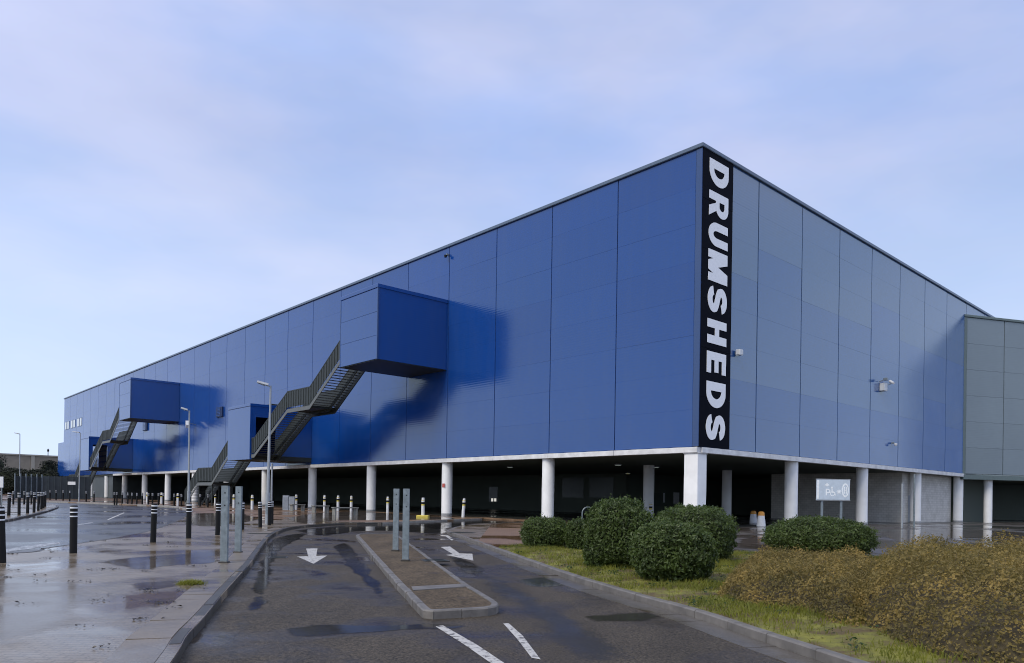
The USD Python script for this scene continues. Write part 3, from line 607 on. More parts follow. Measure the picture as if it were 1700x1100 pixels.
# the pale block-built room behind the right columns
bx0, bx1 = on_right(1497.5, 820, -1.15)[0], on_right(1579, 820, -1.15)[0]
rm = obj("block_room", MB().box((bx0, 1.15, -0.6), (bx1, 14, ZS + 0.02)), M["block"], W, label="pale blockwork room under the right front")
obj("room_door", MB().box((bx0 + 1.5, 1.13, -0.3), (bx0 + 2.5, 1.149, 2.3)), M["bin"], rm)
# small openings high on the far end: three pairs of pale panes
for k in range(3):
    for q in range(2):
        a = 151.6 + 5.9 * k + 2.3 * q
        f = obj("window", MB().box((-0.05, a, 15.2), (-0.013, a + 1.75, 17.0)), M["blue_trim"], W)
        obj("pane", MB().box((-0.07, a + 0.1, 15.3), (-0.052, a + 1.65, 16.9)), M["glasswhite"], f)
obj("low_wing", MB().box((0.2, LEN_L + 0.005, 4.86), (16, 175.6, 12.55)), M["blue_b"], W)
obj("low_wing", MB().box((0.5, LEN_L + 0.005, -0.3), (16, 175.4, 4.855)), M["hoard"], W)
for y0, w_, h_ in [(146, 2.2, 1.1), (159, 1.4, 1.0), (162.5, 0.9, 0.6)]:
    obj("roof_vent", MB().box((1.5, y0, ZT - 0.55), (3.5, y0 + w_, ZT + h_ * 0.8), 0.1), M["coping"], W)
# vents, flood lamp on the wall
for sh in (0.0, 32.7):
    f = obj("wall_vent", MB().box((-0.22, 73.15 + sh, 11.65), (-0.013, 75.2 + sh, 12.95)), M["joint"], W)
    for k in range(6): obj("slat", MB().bar((-0.25, 73.6 + sh, 11.85 + 0.19 * k), (-0.25, 74.9 + sh, 11.85 + 0.19 * k), 0.05, 0.10), M["blue_b"], f)

# projecting escape pods: a box high on the wall, and below it a lower box joined by stairs
P_OUT = 6.78
def pod(s0, s1, z0, z1, name, label):
    t = 0.18
    m = MB().box((-P_OUT + 0.06, s0 + 0.03, z0), (-0.02, s1 - 0.03, z1 - 0.02))
    b = obj(name, m, M["blue"], W, label=label)
    h = (z1 - z0 - 0.34) / 3
    for j in range(3): obj("panel", panel_box("Y", s0 + 0.06, s1 - 0.06, z0 + h * j + 0.012, z0 + h * (j + 1) - 0.008, P_OUT, -P_OUT + 0.055, 0.003), M["blue_b"], b)
    obj("corner_trim", MB().box((-P_OUT - 0.025, s0 - 0.02, z0 - 0.02), (-P_OUT + 0.12, s0 + 0.055, z1 - 0.32), 0.01).box((-P_OUT - 0.025, s1 - 0.055, z0 - 0.02), (-P_OUT + 0.12, s1 + 0.02, z1 - 0.32), 0.01), M["blue_trim"], b)
    obj("coping", MB().box((-P_OUT - 0.03, s0 - 0.03, z1 - 0.30), (-0.02, s1 + 0.03, z1), 0.02), M["blue"], b)
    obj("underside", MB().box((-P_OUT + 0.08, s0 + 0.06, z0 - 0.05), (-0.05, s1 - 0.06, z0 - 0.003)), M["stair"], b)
    return b
def open_pod(s0, s1, z0, z1, name, label):
    t = 0.22; m = MB()
    b = obj(name, MB().box((-P_OUT + 0.06, s0, z0), (-P_OUT + 0.25, s1, z1 - 0.3)), M["blue"], W, label=label)
    obj("panel", panel_box("Y", s0 + 0.03, s1 - 0.03, z0 + 0.01, z1 - 0.31, P_OUT, -P_OUT + 0.055, 0.003), M["blue_b"], b)
    obj("roof", MB().box((-P_OUT - 0.03, s0 - 0.03, z1 - 0.28), (-0.02, s1 + 0.03, z1), 0.02), M["blue"], b)
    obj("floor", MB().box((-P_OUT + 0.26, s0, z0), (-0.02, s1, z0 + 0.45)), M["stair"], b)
    for s in (s0, s1 - t):
        obj("end_frame", MB().box((-P_OUT + 0.26, s, z0 + 0.452), (-P_OUT + 0.60, s + t, z1 - 1.35)).box((-4.0, s, z0 + 0.452), (-0.02, s + t, z1 - 1.35)).box((-P_OUT + 0.26, s, z1 - 1.348), (-0.02, s + t, z1 - 0.285)), M["blue"], b)
    obj("roof_hatch", MB().box((-4.5, s0 + 0.2, z1 + 0.002), (-3.2, s0 + 1.6, z1 + 0.18), 0.03), M["stair"], b)
    return b
for sh, w_ in ((0.0, "nearer"), (66.0, "farther")):
    pod(24.43 + sh, 30.15 + sh, 12.1, 17.93, "projecting_box", f"{w_} of the two high boxes jutting from the blue wall")
    open_pod(48.15 + sh, 53.95 + sh, 4.98, 10.65, "projecting_box", f"{w_} of the two low boxes open at both ends")

# staircases bolted to the pods
def staircase(sh, label):
    T = thing("escape_staircase", label, "staircase", C0, ROTB, group="escape staircases on the left front")
    po, pi = 6.62, 4.15
    def run(nodes, flights):
        """nodes: (s, level) polyline of tread level"""
        nodes = [(s + sh, z) for s, z in nodes]
        def ribbon(p0, p1, lo, hi):
            pts = [(s, z + hi) for s, z in nodes] + [(s, z + lo) for s, z in nodes[::-1]]
            m = trimesh.creation.extrude_polygon(Polygon(pts).buffer(0), p1 - p0, engine="earcut"); v = m.vertices.copy()
            m.vertices = np.c_[-(p0 + v[:, 2]), v[:, 0], v[:, 1]]; m.fix_normals(); return m
        obj("stringer", ribbon(po - 0.03, po + 0.03, -0.38, -0.04), M["stair_edge"], T)
        obj("stringer", ribbon(pi - 0.05, pi + 0.05, -0.55, 0.02), M["stair"], T)
        obj("stringer", ribbon(pi + 0.55, pi + 0.62, -0.42, -0.06), M["stair"], T)
        for p in (po, pi):
            g = obj("balustrade", ribbon(p - 0.012, p + 0.012, 0.12, 1.58), M["stair"], T)
            obj("handrail", ribbon(p - 0.03, p + 0.03, 1.58, 1.66), M["stair"], g)
            if p == po:
                for (sa, za), (sb, zb) in zip(nodes[:-1], nodes[1:]):
                    n = max(2, int(abs(sb - sa) / 0.45))
                    for k in range(n):
                        s = sa + (sb - sa) * (k + 0.5) / n; z = za + (zb - za) * (k + 0.5) / n
                        obj("baluster", MB().box((-p - 0.045, s - 0.02, z - 0.02), (-p - 0.014, s + 0.02, z + 1.57)), M["stair"], g)
        for (sa, za), (sb, zb) in zip(nodes[:-1], nodes[1:]):
            if abs(za - zb) < 0.02:
                lo, hi = min(sa, sb), max(sa, sb)
                obj("landing", MB().box((-po + 0.035, lo, za - 0.2), (-pi - 0.055, hi, za)), M["stair"], T)
            else:
                n = int(round(abs(za - zb) / 0.185))
                for k in range(n):
                    f = (k + 0.5) / n; s = sa + (sb - sa) * f; z = za + (zb - za) * f
                    obj("tread", MB().box((-po + 0.035, s - 0.14, z - 0.035), (-pi - 0.055, s + 0.14, z)), M["stair_edge"], T)
    run([(30.2, 12.95), (35.7, 9.45), (40.1, 9.45), (47.4, 5.5), (48.1, 5.5)], None)
    run([(54.0, 5.7), (58.8, 2.72), (63.1, 2.72), (67.5, 0.12)], None)
    for s in (58.9, 63.0):
        for p in (po - 0.1, pi + 0.1): obj("leg", MB().box((-p - 0.06, s + sh - 0.06, -0.3), (-p + 0.06, s + sh + 0.06, 2.5)), M["stair"], T)
    return T
staircase(0.0, "nearer dark green steel escape stairs zigzagging down from the high blue box")
staircase(66.0, "farther dark escape stairs below the second blue box at left")

# ------------------------------------------------------------------ the banner
BN = thing("banner_sign", "tall black banner reading DRUMSHEDS in white at the corner", "sign", C0, ROTB)
bz = np.linspace(ZB, zc - 0.005, 7)
for k in range(6): obj("backing", MB().box((0.02, -0.075 + rng.normal(0, 0.0015), bz[k] + 0.006), (3.28, -0.034, bz[k + 1] - 0.006), 0.004), M["banner"], BN)
def arc(cx, cy, rx, ry, a0, a1, n=28):
    t = np.radians(np.linspace(a0, a1, n)); return np.c_[cx + rx * np.cos(t), cy + ry * np.sin(t)]
def glyph(ch):
    """a heavy wide capital in a box 1 high; returns a polygon and its width"""
    B = sbox; w = 0.74; t = 0.235; h = 0.19
    def bowl(x0, x1, y0, y1, r, solid=False):
        return B(x0, y0, x1 - r, y1).union(affinity.translate(affinity.scale(Point(0, 0).buffer(1, 24), r, (y1 - y0) / 2), x1 - r, (y0 + y1) / 2).intersection(B(x1 - r - 0.001, y0, x1 + 1, y1)))
    if ch == "D": return bowl(0, w, 0, 1, 0.44).difference(bowl(t, w - t, h + 0.01, 1 - h - 0.01, 0.25)), w
    if ch == "R":
        top = bowl(0, w, 0.36, 1, 0.31).difference(bowl(t, w - t + 0.03, 0.36 + h - 0.03, 1 - h + 0.02, 0.14)); leg = Polygon([(0.30, 0.42), (0.52, 0.42), (w + 0.03, 0), (w - 0.25, 0)])
        return top.union(B(0, 0, t, 1)).union(leg), w
    if ch == "U":
        o = B(0, 0.4, w, 1).union(affinity.translate(affinity.scale(Point(0, 0).buffer(1, 24), w / 2, 0.42), w / 2, 0.40)).difference(B(-1, -1, 2, -0.015))
        i = B(t, 0.42, w - t, 1.1).union(affinity.translate(affinity.scale(Point(0, 0).buffer(1, 24), w / 2 - t, 0.22), w / 2, 0.42)); return o.difference(i), w
    if ch == "M":
        W2 = 0.92; v = Polygon([(0, 1), (0.30, 1), (W2 / 2, 0.45), (W2 - 0.30, 1), (W2, 1), (W2 / 2 + 0.13, 0.0), (W2 / 2 - 0.13, 0.0)])
        return B(0, 0, 0.215, 1).union(B(W2 - 0.215, 0, W2, 1)).union(v), W2
    if ch == "H": return B(0, 0, t, 1).union(B(w - t, 0, w, 1)).union(B(0, 0.405, w, 0.595)), w
    if ch == "E":
        w = 0.66; return B(0, 0, t, 1).union(B(0, 0, w, h)).union(B(0, 1 - h, w, 1)).union(B(0, 0.41, w - 0.04, 0.59)), w
    if ch == "S":
        w = 0.74; k = 0.112
        a = arc(w / 2, 0.715, w / 2 - k - 0.01, 0.19, 8, 200, 30); b = arc(w / 2, 0.285, w / 2 - k, 0.19, 20, -172, 30)
        mid = [(0.15, 0.60), (0.24, 0.545), (0.50, 0.455), (0.60, 0.395)]
        s = LineString([*a, *mid, *b]).buffer(k, cap_style=2, join_style=1)
        return affinity.scale(s, 1.0, 1.0 / (s.bounds[3] - s.bounds[1]), origin=(0, s.bounds[1])), w
CAPH = 2.08
centres = [21.18, 19.28, 17.52, 15.6, 13.62, 11.67, 9.82, 7.90, 5.95]
wid = [1.50, 1.50, 1.42, 1.86, 1.56, 1.44, 1.28, 1.54, 1.54]
for ch, zc_, wz in zip("DRUMSHEDS", centres, wid):
    g, w_ = glyph(ch); g = g.buffer(0.016, join_style=2).buffer(0); b = g.bounds
    m = trimesh.util.concatenate([trimesh.creation.extrude_polygon(q, 0.02, engine="earcut") for q in getattr(g, "geoms", [g])]); v = m.vertices.copy()
    u = (v[:, 0] - b[0]) / (b[2] - b[0]); t = (v[:, 1] - b[1]) / (b[3] - b[1])
    m.vertices = np.c_[0.66 + t * CAPH, -0.077 - v[:, 2], zc_ + wz / 2 - u * wz]; m.fix_normals()
    obj("letter", m, M["letter"], BN)

# ------------------------------------------------------------------ lamps and cameras on the walls
def wall_box_light(s, z, label):
    t = thing("wall_light", label, "lamp", C0, ROTB)
    obj("bracket", MB().box((s - 0.06, -0.10, z - 0.06), (s + 0.06, -0.02, z + 0.06)), M["galv"], t)
    obj("lamp_body", MB().box((s - 0.2, -0.42, z - 0.16), (s + 0.2, -0.101, z + 0.18), 0.03), M["lamp_head"], t)
    obj("lens", MB().box((s - 0.16, -0.40, z - 0.19), (s + 0.16, -0.12, z - 0.161)), M["glasswhite"], t)
wall_box_light(3.98, 10.78, "small white box light beside the black banner")
t = thing("camera_cluster", "white box and camera on brackets high on the right front", "security camera", C0, ROTB)
obj("junction_box", MB().box((26.3, -0.42, 10.85), (26.95, -0.02, 11.5), 0.03), M["lamp_head"], t)
obj("bracket", MB().bar((26.95, -0.25, 11.3), (27.6, -0.45, 11.55), 0.06, 0.06).bar((26.2, -0.05, 11.6), (26.2, -0.5, 11.75), 0.06, 0.06), M["galv"], t)
obj("camera_body", MB().cone((27.5, -0.7, 11.55), (27.8, -0.3, 11.8), 0.10, 0.12, 12), M["white"], t)
obj("camera_body", MB().box((26.05, -0.7, 11.65), (26.35, -0.4, 11.85), 0.02), M["galv"], t)
t = thing("security_camera", "small white dome camera low on the right front", "security camera", C0, ROTB)
obj("mount", MB().box((28.95, -0.25, 6.62), (29.1, -0.02, 6.75)), M["galv"], t)
obj("dome", MB().lathe([(0, 6.42), (0.08, 6.44), (0.13, 6.52), (0.13, 6.66), (0, 6.68)], (29.03, -0.36, 0), 16), M["white"], t, smooth=40)
t = thing("security_camera", "tiny dark camera under the roof edge above the high box", "security camera", C0, ROTB)
obj("mount", MB().box((-0.25, 24.35, 21.6), (-0.02, 24.5, 21.75)), M["galv"], t); obj("dome", MB().lathe([(0, 21.38), (0.11, 21.42), (0.13, 21.6), (0, 21.62)], (-0.35, 24.42, 0), 12), M["black"], t)
t = thing("flood_light", "white flood lamp on the blue wall near the far stairs", "lamp", C0, ROTB)
obj("arm", MB().bar((-0.02, 83.4, 11.2), (-1.0, 83.4, 11.35), 0.07, 0.07), M["galv"], t)
obj("lamp_body", MB().bar((-1.0, 83.9, 11.5), (-1.25, 82.9, 10.8), 0.5, 0.5), M["lamp_head"], t)

# ------------------------------------------------------------------ the grey wing on the right
sA = 47.95; A0 = bw(sA, 0); ang = math.radians(73.5); dA = np.array([math.sin(ang), math.cos(ang), 0])
AX = thing("grey_annex", "pale grey metal clad wing raised on columns at right", "building", A0, math.degrees(math.atan2(dA[1], dA[0])))
LA, zA = 44.0, 21.1
wa = obj("wall", MB().box((0.05, 0.06, ZB - 0.05), (LA, 0.35, zA - 0.1)), M["grey_trim"], AX)
sA_seams = [0.35, 5.35, 10.7, 16.0, 21.4, 26.7, 32, 38, LA]; rowsA = np.linspace(ZB - 0.02, zA - 0.28, 7)
for i in range(len(sA_seams) - 1):
    for j in range(6):
        obj("panel", panel_box("X", sA_seams[i] + (0.05 if i else 0.01), sA_seams[i + 1] - 0.05, rowsA[j] + 0.008, rowsA[j + 1] - 0.008, 0.0, 0.05, 0.004), M["grey_clad"], wa)
obj("corner_trim", MB().box((-0.05, -0.04, ZB - 0.1), (0.32, 0.4, zA - 0.27), 0.02), M["grey_trim"], AX)
obj("roof_coping", MB().box((-0.08, -0.12, zA - 0.26), (LA, 0.5, zA), 0.03), M["grey_trim"], AX)
obj("fascia", MB().box((0, -0.10, ZS - 0.25), (LA, 0.3, ZB - 0.11), 0.02), M["grey_trim"], AX)
obj("roof", MB().box((0.4, 0.36, zA - 0.8), (LA, 30, zA - 0.5)), M["coping"], AX)
obj("soffit", MB().box((0.1, 0.31, ZS - 0.2), (LA, 30, ZB - 0.2)), M["soffit"], AX)
obj("back_wall", MB().box((0.5, 14, -0.8), (LA, 14.3, ZS)), M["core"], AX)
for x in (4.45, 14.9, 25.4, 36):
    c = obj("column", MB().lathe([(0, -1), (0.40, -1), (0.40, ZS), (0, ZS)], (x, 0.9, 0), 24), M["column"], AX, smooth=40)

# ================================================================== STREET FURNITURE
def ground_at(px, py, up=0.0): return G(px, py, up)
ORDL = ["leftmost", "second", "third", "fourth", "fifth", "sixth", "seventh", "eighth", "ninth", "tenth", "eleventh", "twelfth", "thirteenth", "fourteenth", "fifteenth", "sixteenth"]
ORD = ["first", "second", "third", "fourth", "fifth", "sixth", "seventh", "eighth", "ninth", "tenth"]
def black_bollard(loc, label, group, h=1.18, r=0.084, lean=0):
    t = thing("bollard", label, "bollard", loc, rng.uniform(0, 360), group)
    UsdGeom.Xform(t).AddRotateXOp().Set(float(rng.normal(0, 0.7)))
    obj("post", MB().lathe([(0, -0.25), (r, -0.25), (r, h - 0.02), (r - 0.015, h), (0, h + 0.004)], n=24), M["black"], t, smooth=40)
    for z0, z1 in ((h - 0.075, h - 0.035), (h - 0.185, h - 0.155), (h - 0.285, h - 0.255)):
        obj("reflective_band", MB().lathe([(r - 0.002, z0), (r + 0.003, z0), (r + 0.003, z1), (r - 0.002, z1)], n=24), M["band"], t, smooth=40)
    return t
row = [(2.5, 934), (121.5, 918), (254, 900), (313, 893.5), (361, 887.7), (402, 879), (432, 875), (447, 871.5), (451, 869)]
names = ["black banded bollard cut off by the left edge of the view, nearest of its row", "black bollard with three white bands, second of the pavement row from the left", "black banded bollard standing alone in the middle of the left pavement",
         "black banded bollard in line below the slim lamp post", "black banded bollard just left of the tall metal posts", "black banded bollard hidden behind the second metal post",
         "black banded bollard left of the grey lamp column", "black bollard close beside the foot of the lamp column", "black bollard right behind the lamp column, last of the row"]
for (x, y), nm in zip(row, names): black_bollard(ground_at(x, y), nm, "black bollards along the pavement")
b0 = None
isl_b = [(14.5, 855.6), (31.6, 854), (45.6, 852), (56.4, 850), (63.6, 847.6), (68.6, 845), (72, 843), (75, 841)]
for i, (x, y) in enumerate(isl_b): black_bollard(ground_at(x, y), f"{ORD[i]} black bollard from the left along the edge of the paved island", "black bollards round the paved island", 1.32)
for i, (x, y) in enumerate([(1, 838), (22, 836.5), (40, 836.5), (52, 836)]): black_bollard(ground_at(x, y), f"{ORD[i]} from the left of the bollards on the back of the paved island", "black bollards on the back of the island", 1.25)
far_b = [(83, 829.5), (93, 830), (104.7, 831), (115.6, 832), (143, 832.5), (156, 833)]
p0 = black_bollard(ground_at(*far_b[0]), "leftmost dark slim bollard in the far row in front of the grey hoarding", "far row of dark bollards", 1.35)
for i, (x, y) in enumerate(far_b[1:]): dup(p0, ground_at(x, y), 0, f"{ORDL[i + 1]} from the left of the dark slim bollards in front of the grey hoarding")
mid_b = [194, 203, 212, 219, 227, 236, 246, 253, 263, 271, 289, 301, 332, 345]
p1 = black_bollard(ground_at(190, 836), "leftmost dark bollard in the row in front of the far white columns", "row of dark bollards before the far columns", 1.3)
for i, x in enumerate(mid_b): dup(p1, ground_at(x, 836 + (x - 190) * 0.035), 0, f"{ORDL[i + 1]} from the left of the dark bollards before the far white columns")
def pale_bollard(loc, label, group, h=1.45, r=0.125, lean=0.0, plinth=False):
    t = thing("bollard", label, "bollard", loc, 0, group)
    m = MB().lathe([(0, -0.2), (r, -0.2), (r, h * 0.66), (0, h * 0.66)], n=20).mesh()
    sh = np.eye(4); sh[0, 2] = lean
    def o(n, prof, mat):
        m = MB().lathe(prof, n=20).mesh(); m.apply_transform(sh); obj(n, m, M[mat], t, smooth=40)
    o("body", [(0, -0.2), (r, -0.2), (r, h * 0.60), (0, h * 0.60)], "white")
    o("yellow_ring", [(0, h * 0.602), (r + 0.004, h * 0.602), (r + 0.004, h * 0.68), (0, h * 0.68)], "yellow")
    o("black_ring", [(0, h * 0.682), (r + 0.006, h * 0.682), (r + 0.006, h * 0.78), (0, h * 0.78)], "black")
    o("cap", [(0, h * 0.782), (r, h * 0.782), (r, h * 0.90), (r * 0.8, h * 0.905), (r * 0.8, h), (0, h + 0.01)], "white")
    o("cap_ring", [(0, h * 0.86), (r + 0.003, h * 0.86), (r + 0.003, h * 0.895), (0, h * 0.895)], "yellow")
    if plinth: obj("plinth", MB().box((-0.45, -0.45, -0.2), (0.45, 0.45, 0.16), 0.04), M["yellow"], t)
    return t
ub = [(491.5, 845, "white bollard with black and yellow rings behind the pale cabinet"), (538.5, 847.5, "white ringed bollard behind the middle bench"), (561, 847.5, "white ringed bollard behind the left end of the near bench"), (583, 848.5, "white ringed bollard behind the right end of the near bench"),
      (643.5, 851.5, "white ringed bollard between the column and the tall metal posts"), (702, 858.5, "white ringed bollard standing on a yellow plinth"), (768.7, 857.5, "leaning white ringed bollard right of the stickered column")]
for x, y, l in ub: pale_bollard(ground_at(x, y), l, "white and yellow bollards under the warehouse", lean=0.05 if x > 760 else 0, plinth=690 < x < 710)
p2 = None
for i, (x, y) in enumerate([(244, 834), (268, 835.5), (295, 838.5), (357, 837), (388, 842), (418.5, 845), (475, 846), (1080, 864)]):
    if x > 1000: pale_bollard(ground_at(x, y), "white bollard half hidden between the two tallest round bushes", None); continue
    if p2 is None: p2 = pale_bollard(ground_at(x, y), "leftmost of the white bollards in the shade of the far columns", "white bollards in the shade of the far columns", 1.35)
    else: dup(p2, ground_at(x, y), 0, f"{ORDL[i]} from the left of the white bollards in the shade of the far columns")

def metal_post(px, base, top, label):
    P = ground_at(px, base); t = thing("metal_post", label, "post", P, rng.uniform(-4, 4) - 4, "tall galvanised posts at the road")
    d = ray(px, top); h = (E0 + d * (P[1] / d[1]))[2] - P[2]; w = 0.076
    obj("channel", MB().box((-w, -0.04, -0.3), (w, -0.028, h)).box((-w, -0.0275, -0.3), (-w + 0.012, 0.05, h)).box((w - 0.012, -0.0275, -0.3), (w, 0.05, h)), M["galv"], t)
    obj("back_plate", MB().box((-w + 0.013, 0.03, -0.3), (w - 0.013, 0.042, h - 0.012)), M["galv"], t)
    for z in (h - 0.16, h - 0.44): obj("bolt_hole", MB().cone((0.01, -0.0405, z), (0.01, -0.046, z), 0.017, 0.014, 10), M["black"], t)
    obj("foot", MB().box((-w - 0.03, -0.075, -0.05), (w + 0.03, 0.08, 0.035), 0.01), M["kerb_dark"], t)
metal_post(372, 934, 806, "left galvanised metal post of the pair on the pavement")
metal_post(395, 917, 807, "right galvanised metal post of the pair on the pavement")
metal_post(656.5, 914, 811, "left galvanised metal post of the pair on the traffic island")
metal_post(673, 930.5, 811, "right galvanised metal post of the pair on the traffic island")

def lamp_post(P, h, label, arm=(-0.85, 0.0), lean=(0, 0), r=0.075, head=1.0):
    t = thing("street_lamp", label, "street lamp", P, 0, "street lamps along the road")
    tp = np.array([lean[0], lean[1], h])
    obj("base_section", MB().cone((0, 0, -0.3), tp * (1.6 / h), r * 1.45, r * 1.4, 18), M["lamp_grey"], t, smooth=40)
    obj("pole", MB().cone(tp * (1.6 / h), tp, r, r * 0.62, 18), M["lamp_grey"], t, smooth=40)
    a = np.array([arm[0], arm[1], 0.0]); u = a / np.linalg.norm(a)
    obj("arm", MB().bar(tp + [0, 0, -0.05], tp + u * 0.25 + [0, 0, 0.03], 0.05, 0.05), M["lamp_grey"], t)
    hd = MB(); p = tp + u * 0.12 + [0, 0, 0.05]; q = tp + a * head + [0, 0, 0.17]
    L = obj("lamp_head", MB().bar(p, q, 0.26, 0.10), M["lamp_head"], t)
    obj("lens", MB().bar(p + u * 0.15 - [0, 0, 0.06], q - u * 0.06 - [0, 0, 0.065], 0.2, 0.03), M["galv"], L)
    obj("door", MB().box((-0.05, -r * 1.45 - 0.006, 0.5), (0.05, -r * 1.3, 1.0)), M["galv"], t)
def lamp_px(px, base, top, tx, label, y=None, **k):
    P = ground_at(px, base) if y is None else None
    if P is None: P = at_depth(px, base, y); P[2] = gz(P[0], P[1])
    d = ray(tx, top); Q = E0 + d * (P[1] / d[1]); lamp_post(P, Q[2] - P[2] - 0.1, label, lean=(Q[0] - P[0], 0), **k)
lamp_px(443.5, 869, 637, 449.5, "tall grey street lamp in front of the near stairs", arm=(-0.62, -0.25))
lamp_px(313, 853, 679, 314.5, "slim street lamp standing left of the lower stairs", arm=(-0.5, -0.2))
lamp_px(131, 831, 717, 133.5, "distant street lamp before the far end of the warehouse", arm=(-1.0, 0))
lamp_px(32.5, 822, 719, 33, "farthest street lamp above the dark hedge at left", y=112, arm=(-0.8, 0))
P = ground_at(450.5, 846); t = thing("pole", "thin grey pole behind the tall lamp column", "pole", P); obj("shaft", MB().cone((0, 0, -0.2), (0, 0, 4.3), 0.09, 0.09, 12), M["lamp_grey"], t, smooth=40); obj("cap", MB().cone((0, 0, 4.3), (0, 0, 4.36), 0.1, 0.06, 12), M["galv"], t)

def bench(px0, px1, base, top, label):
    A, B = ground_at(px0, base), ground_at(px1, base); P = (A + B) / 2; w = np.linalg.norm(B - A); d = ray(px0, top); h = (E0 + d * (A[1] / d[1]))[2] - A[2]; h = min(h, 0.62)
    t = thing("bench", label, "bench", P, math.degrees(math.atan2(B[1] - A[1], B[0] - A[0])), "plain benches before the columns")
    for k in range(4): obj("slat", MB().box((-w / 2, -0.25 + 0.13 * k, h - 0.09), (w / 2, -0.25 + 0.13 * k + 0.115, h), 0.01), M["bench"], t)
    for x in (-w / 2 + 0.08, w / 2 - 0.2): obj("leg", MB().box((x, -0.24, -0.1), (x + 0.12, 0.24, h - 0.092), 0.01), M["bench"], t)
bench(482, 505, 848, 836, "leftmost of the three plain benches, next to the pale cabinet")
bench(518.5, 545, 851, 837, "middle one of the three plain benches before the columns")
bench(552, 593, 855, 839, "rightmost and nearest of the three plain benches")
P = ground_at(478, 846); t = thing("cabinet", "pale grey service cabinets left of the benches", "cabinet", P, 8)
for i, x in enumerate((-0.45, 0.12)):
    c = obj("cabinet_body", MB().box((x, -0.3, -0.1), (x + 0.52, 0.3, 1.35 - 0.12 * i), 0.02), M["bin"], t); obj("door", MB().box((x + 0.05, -0.315, 0.12), (x + 0.47, -0.301, 1.18)), M["lamp_grey"], c)
    obj("lid", MB().box((x - 0.02, -0.32, 1.352 - 0.12 * i), (x + 0.54, 0.32, 1.40 - 0.12 * i), 0.01), M["lamp_grey"], c)

# faded information board with two legs
P0 = at_depth(1383, 862, 40.0); P0[2] = gz(P0[0], P0[1])
def brd(px, py):
    d = ray(px, py); Q = E0 + d * (P0[1] / d[1]); return Q - P0
a, b = brd(1355, 829), brd(1411, 796.5)
SB = thing("information_board", "faded pale blue board with parking symbols on two legs", "sign", P0, 0)
obj("board", MB().box((a[0], -0.03, a[2]), (b[0], 0.03, b[2]), 0.01), M["signblue"], SB)
obj("frame", MB().box((a[0] - 0.03, -0.035, a[2] - 0.04), (b[0] + 0.03, 0.035, a[2] - 0.001)).box((a[0] - 0.03, -0.035, b[2] + 0.001), (b[0] + 0.03, 0.035, b[2] + 0.04)), M["lamp_grey"], SB)
obj("edge_strip", MB().box((a[0] + 0.02, -0.036, a[2] + 0.04), (a[0] + 0.14, -0.0305, b[2] - 0.04)), M["signpale"], SB)
for px in (1365, 1397):
    x = brd(px, 850)[0]; obj("leg", MB().box((x - 0.06, 0.032, -0.3), (x + 0.06, 0.10, a[2] + 0.5)), M["galv"], SB)
def sym(m, x, z, s):
    v = m.vertices.copy(); m.vertices = np.c_[x + v[:, 0] * s, -0.032 - v[:, 2], z + v[:, 1] * s]; m.fix_normals(); obj("symbol", m, M["signpale"], SB)
ht = b[2] - a[2]; wd = b[0] - a[0]
arrow_up = Polygon([(0, 0.2), (-0.2, 0), (-0.08, 0), (-0.08, -0.05), (0.08, -0.05), (0.08, 0), (0.2, 0)])
tm = meshkit.text_mesh("P", 0.34, 0.004, bold=True); tm.apply_translation([-0.1, 0, 0]); sym(tm, a[0] + 0.31 * wd, a[2] + 0.22 * ht, 1.0)
sym(trimesh.creation.extrude_polygon(arrow_up, 0.004, engine="earcut"), a[0] + 0.31 * wd, a[2] + 0.70 * ht, 0.75)
person = unary_union([Point(-0.02, 0.42).buffer(0.06), LineString([(-0.02, 0.33), (0, 0.12), (0.14, 0.10), (0.2, -0.05)]).buffer(0.035), Point(0.02, 0.03).buffer(0.16).difference(Point(0.02, 0.03).buffer(0.11))])
sym(trimesh.creation.extrude_polygon(person, 0.004, engine="earcut"), a[0] + 0.47 * wd, a[2] + 0.28 * ht, 0.85)
star = Polygon([(math.cos(t) * r, math.sin(t) * r) for t, r in zip(np.linspace(0, 2 * math.pi, 17)[:-1], [0.17, 0.08] * 8)])
sym(trimesh.creation.extrude_polygon(star, 0.004, engine="earcut"), a[0] + 0.67 * wd, a[2] + 0.40 * ht, 0.9)
ringp = affinity.scale(Point(0, 0).buffer(0.25).difference(Point(0, 0).buffer(0.185)), 0.8, 1.6).union(sbox(-0.09, -0.2, -0.03, 0.2)).union(sbox(0.03, -0.2, 0.09, 0.2)).union(sbox(-0.09, -0.03, 0.09, 0.03))
sym(trimesh.util.concatenate([trimesh.creation.extrude_polygon(q, 0.004, engine="earcut") for q in getattr(ringp, 'geoms', [ringp])]), a[0] + 0.86 * wd, a[2] + 0.48 * ht, 0.95)
# poles at the right
for px, base, top, lab in [(1497, 876.5, 803, "thin galvanised pole before the pale block room"), (1517, 875, 788, "dark thin pole left of the third right column")]:
    P = ground_at(px, base); d = ray(px, top); h = (E0 + d * (P[1] / d[1]))[2] - P[2]
    t = thing("pole", lab, "pole", P); obj("shaft", MB().cone((0, 0, -0.2), (0, 0, h), 0.07, 0.07, 14), M["lamp_grey" if px < 1500 else "galv"], t, smooth=40); obj("cap", MB().cone((0, 0, h), (0, 0, h + 0.04), 0.078, 0.05, 14), M["galv"], t)
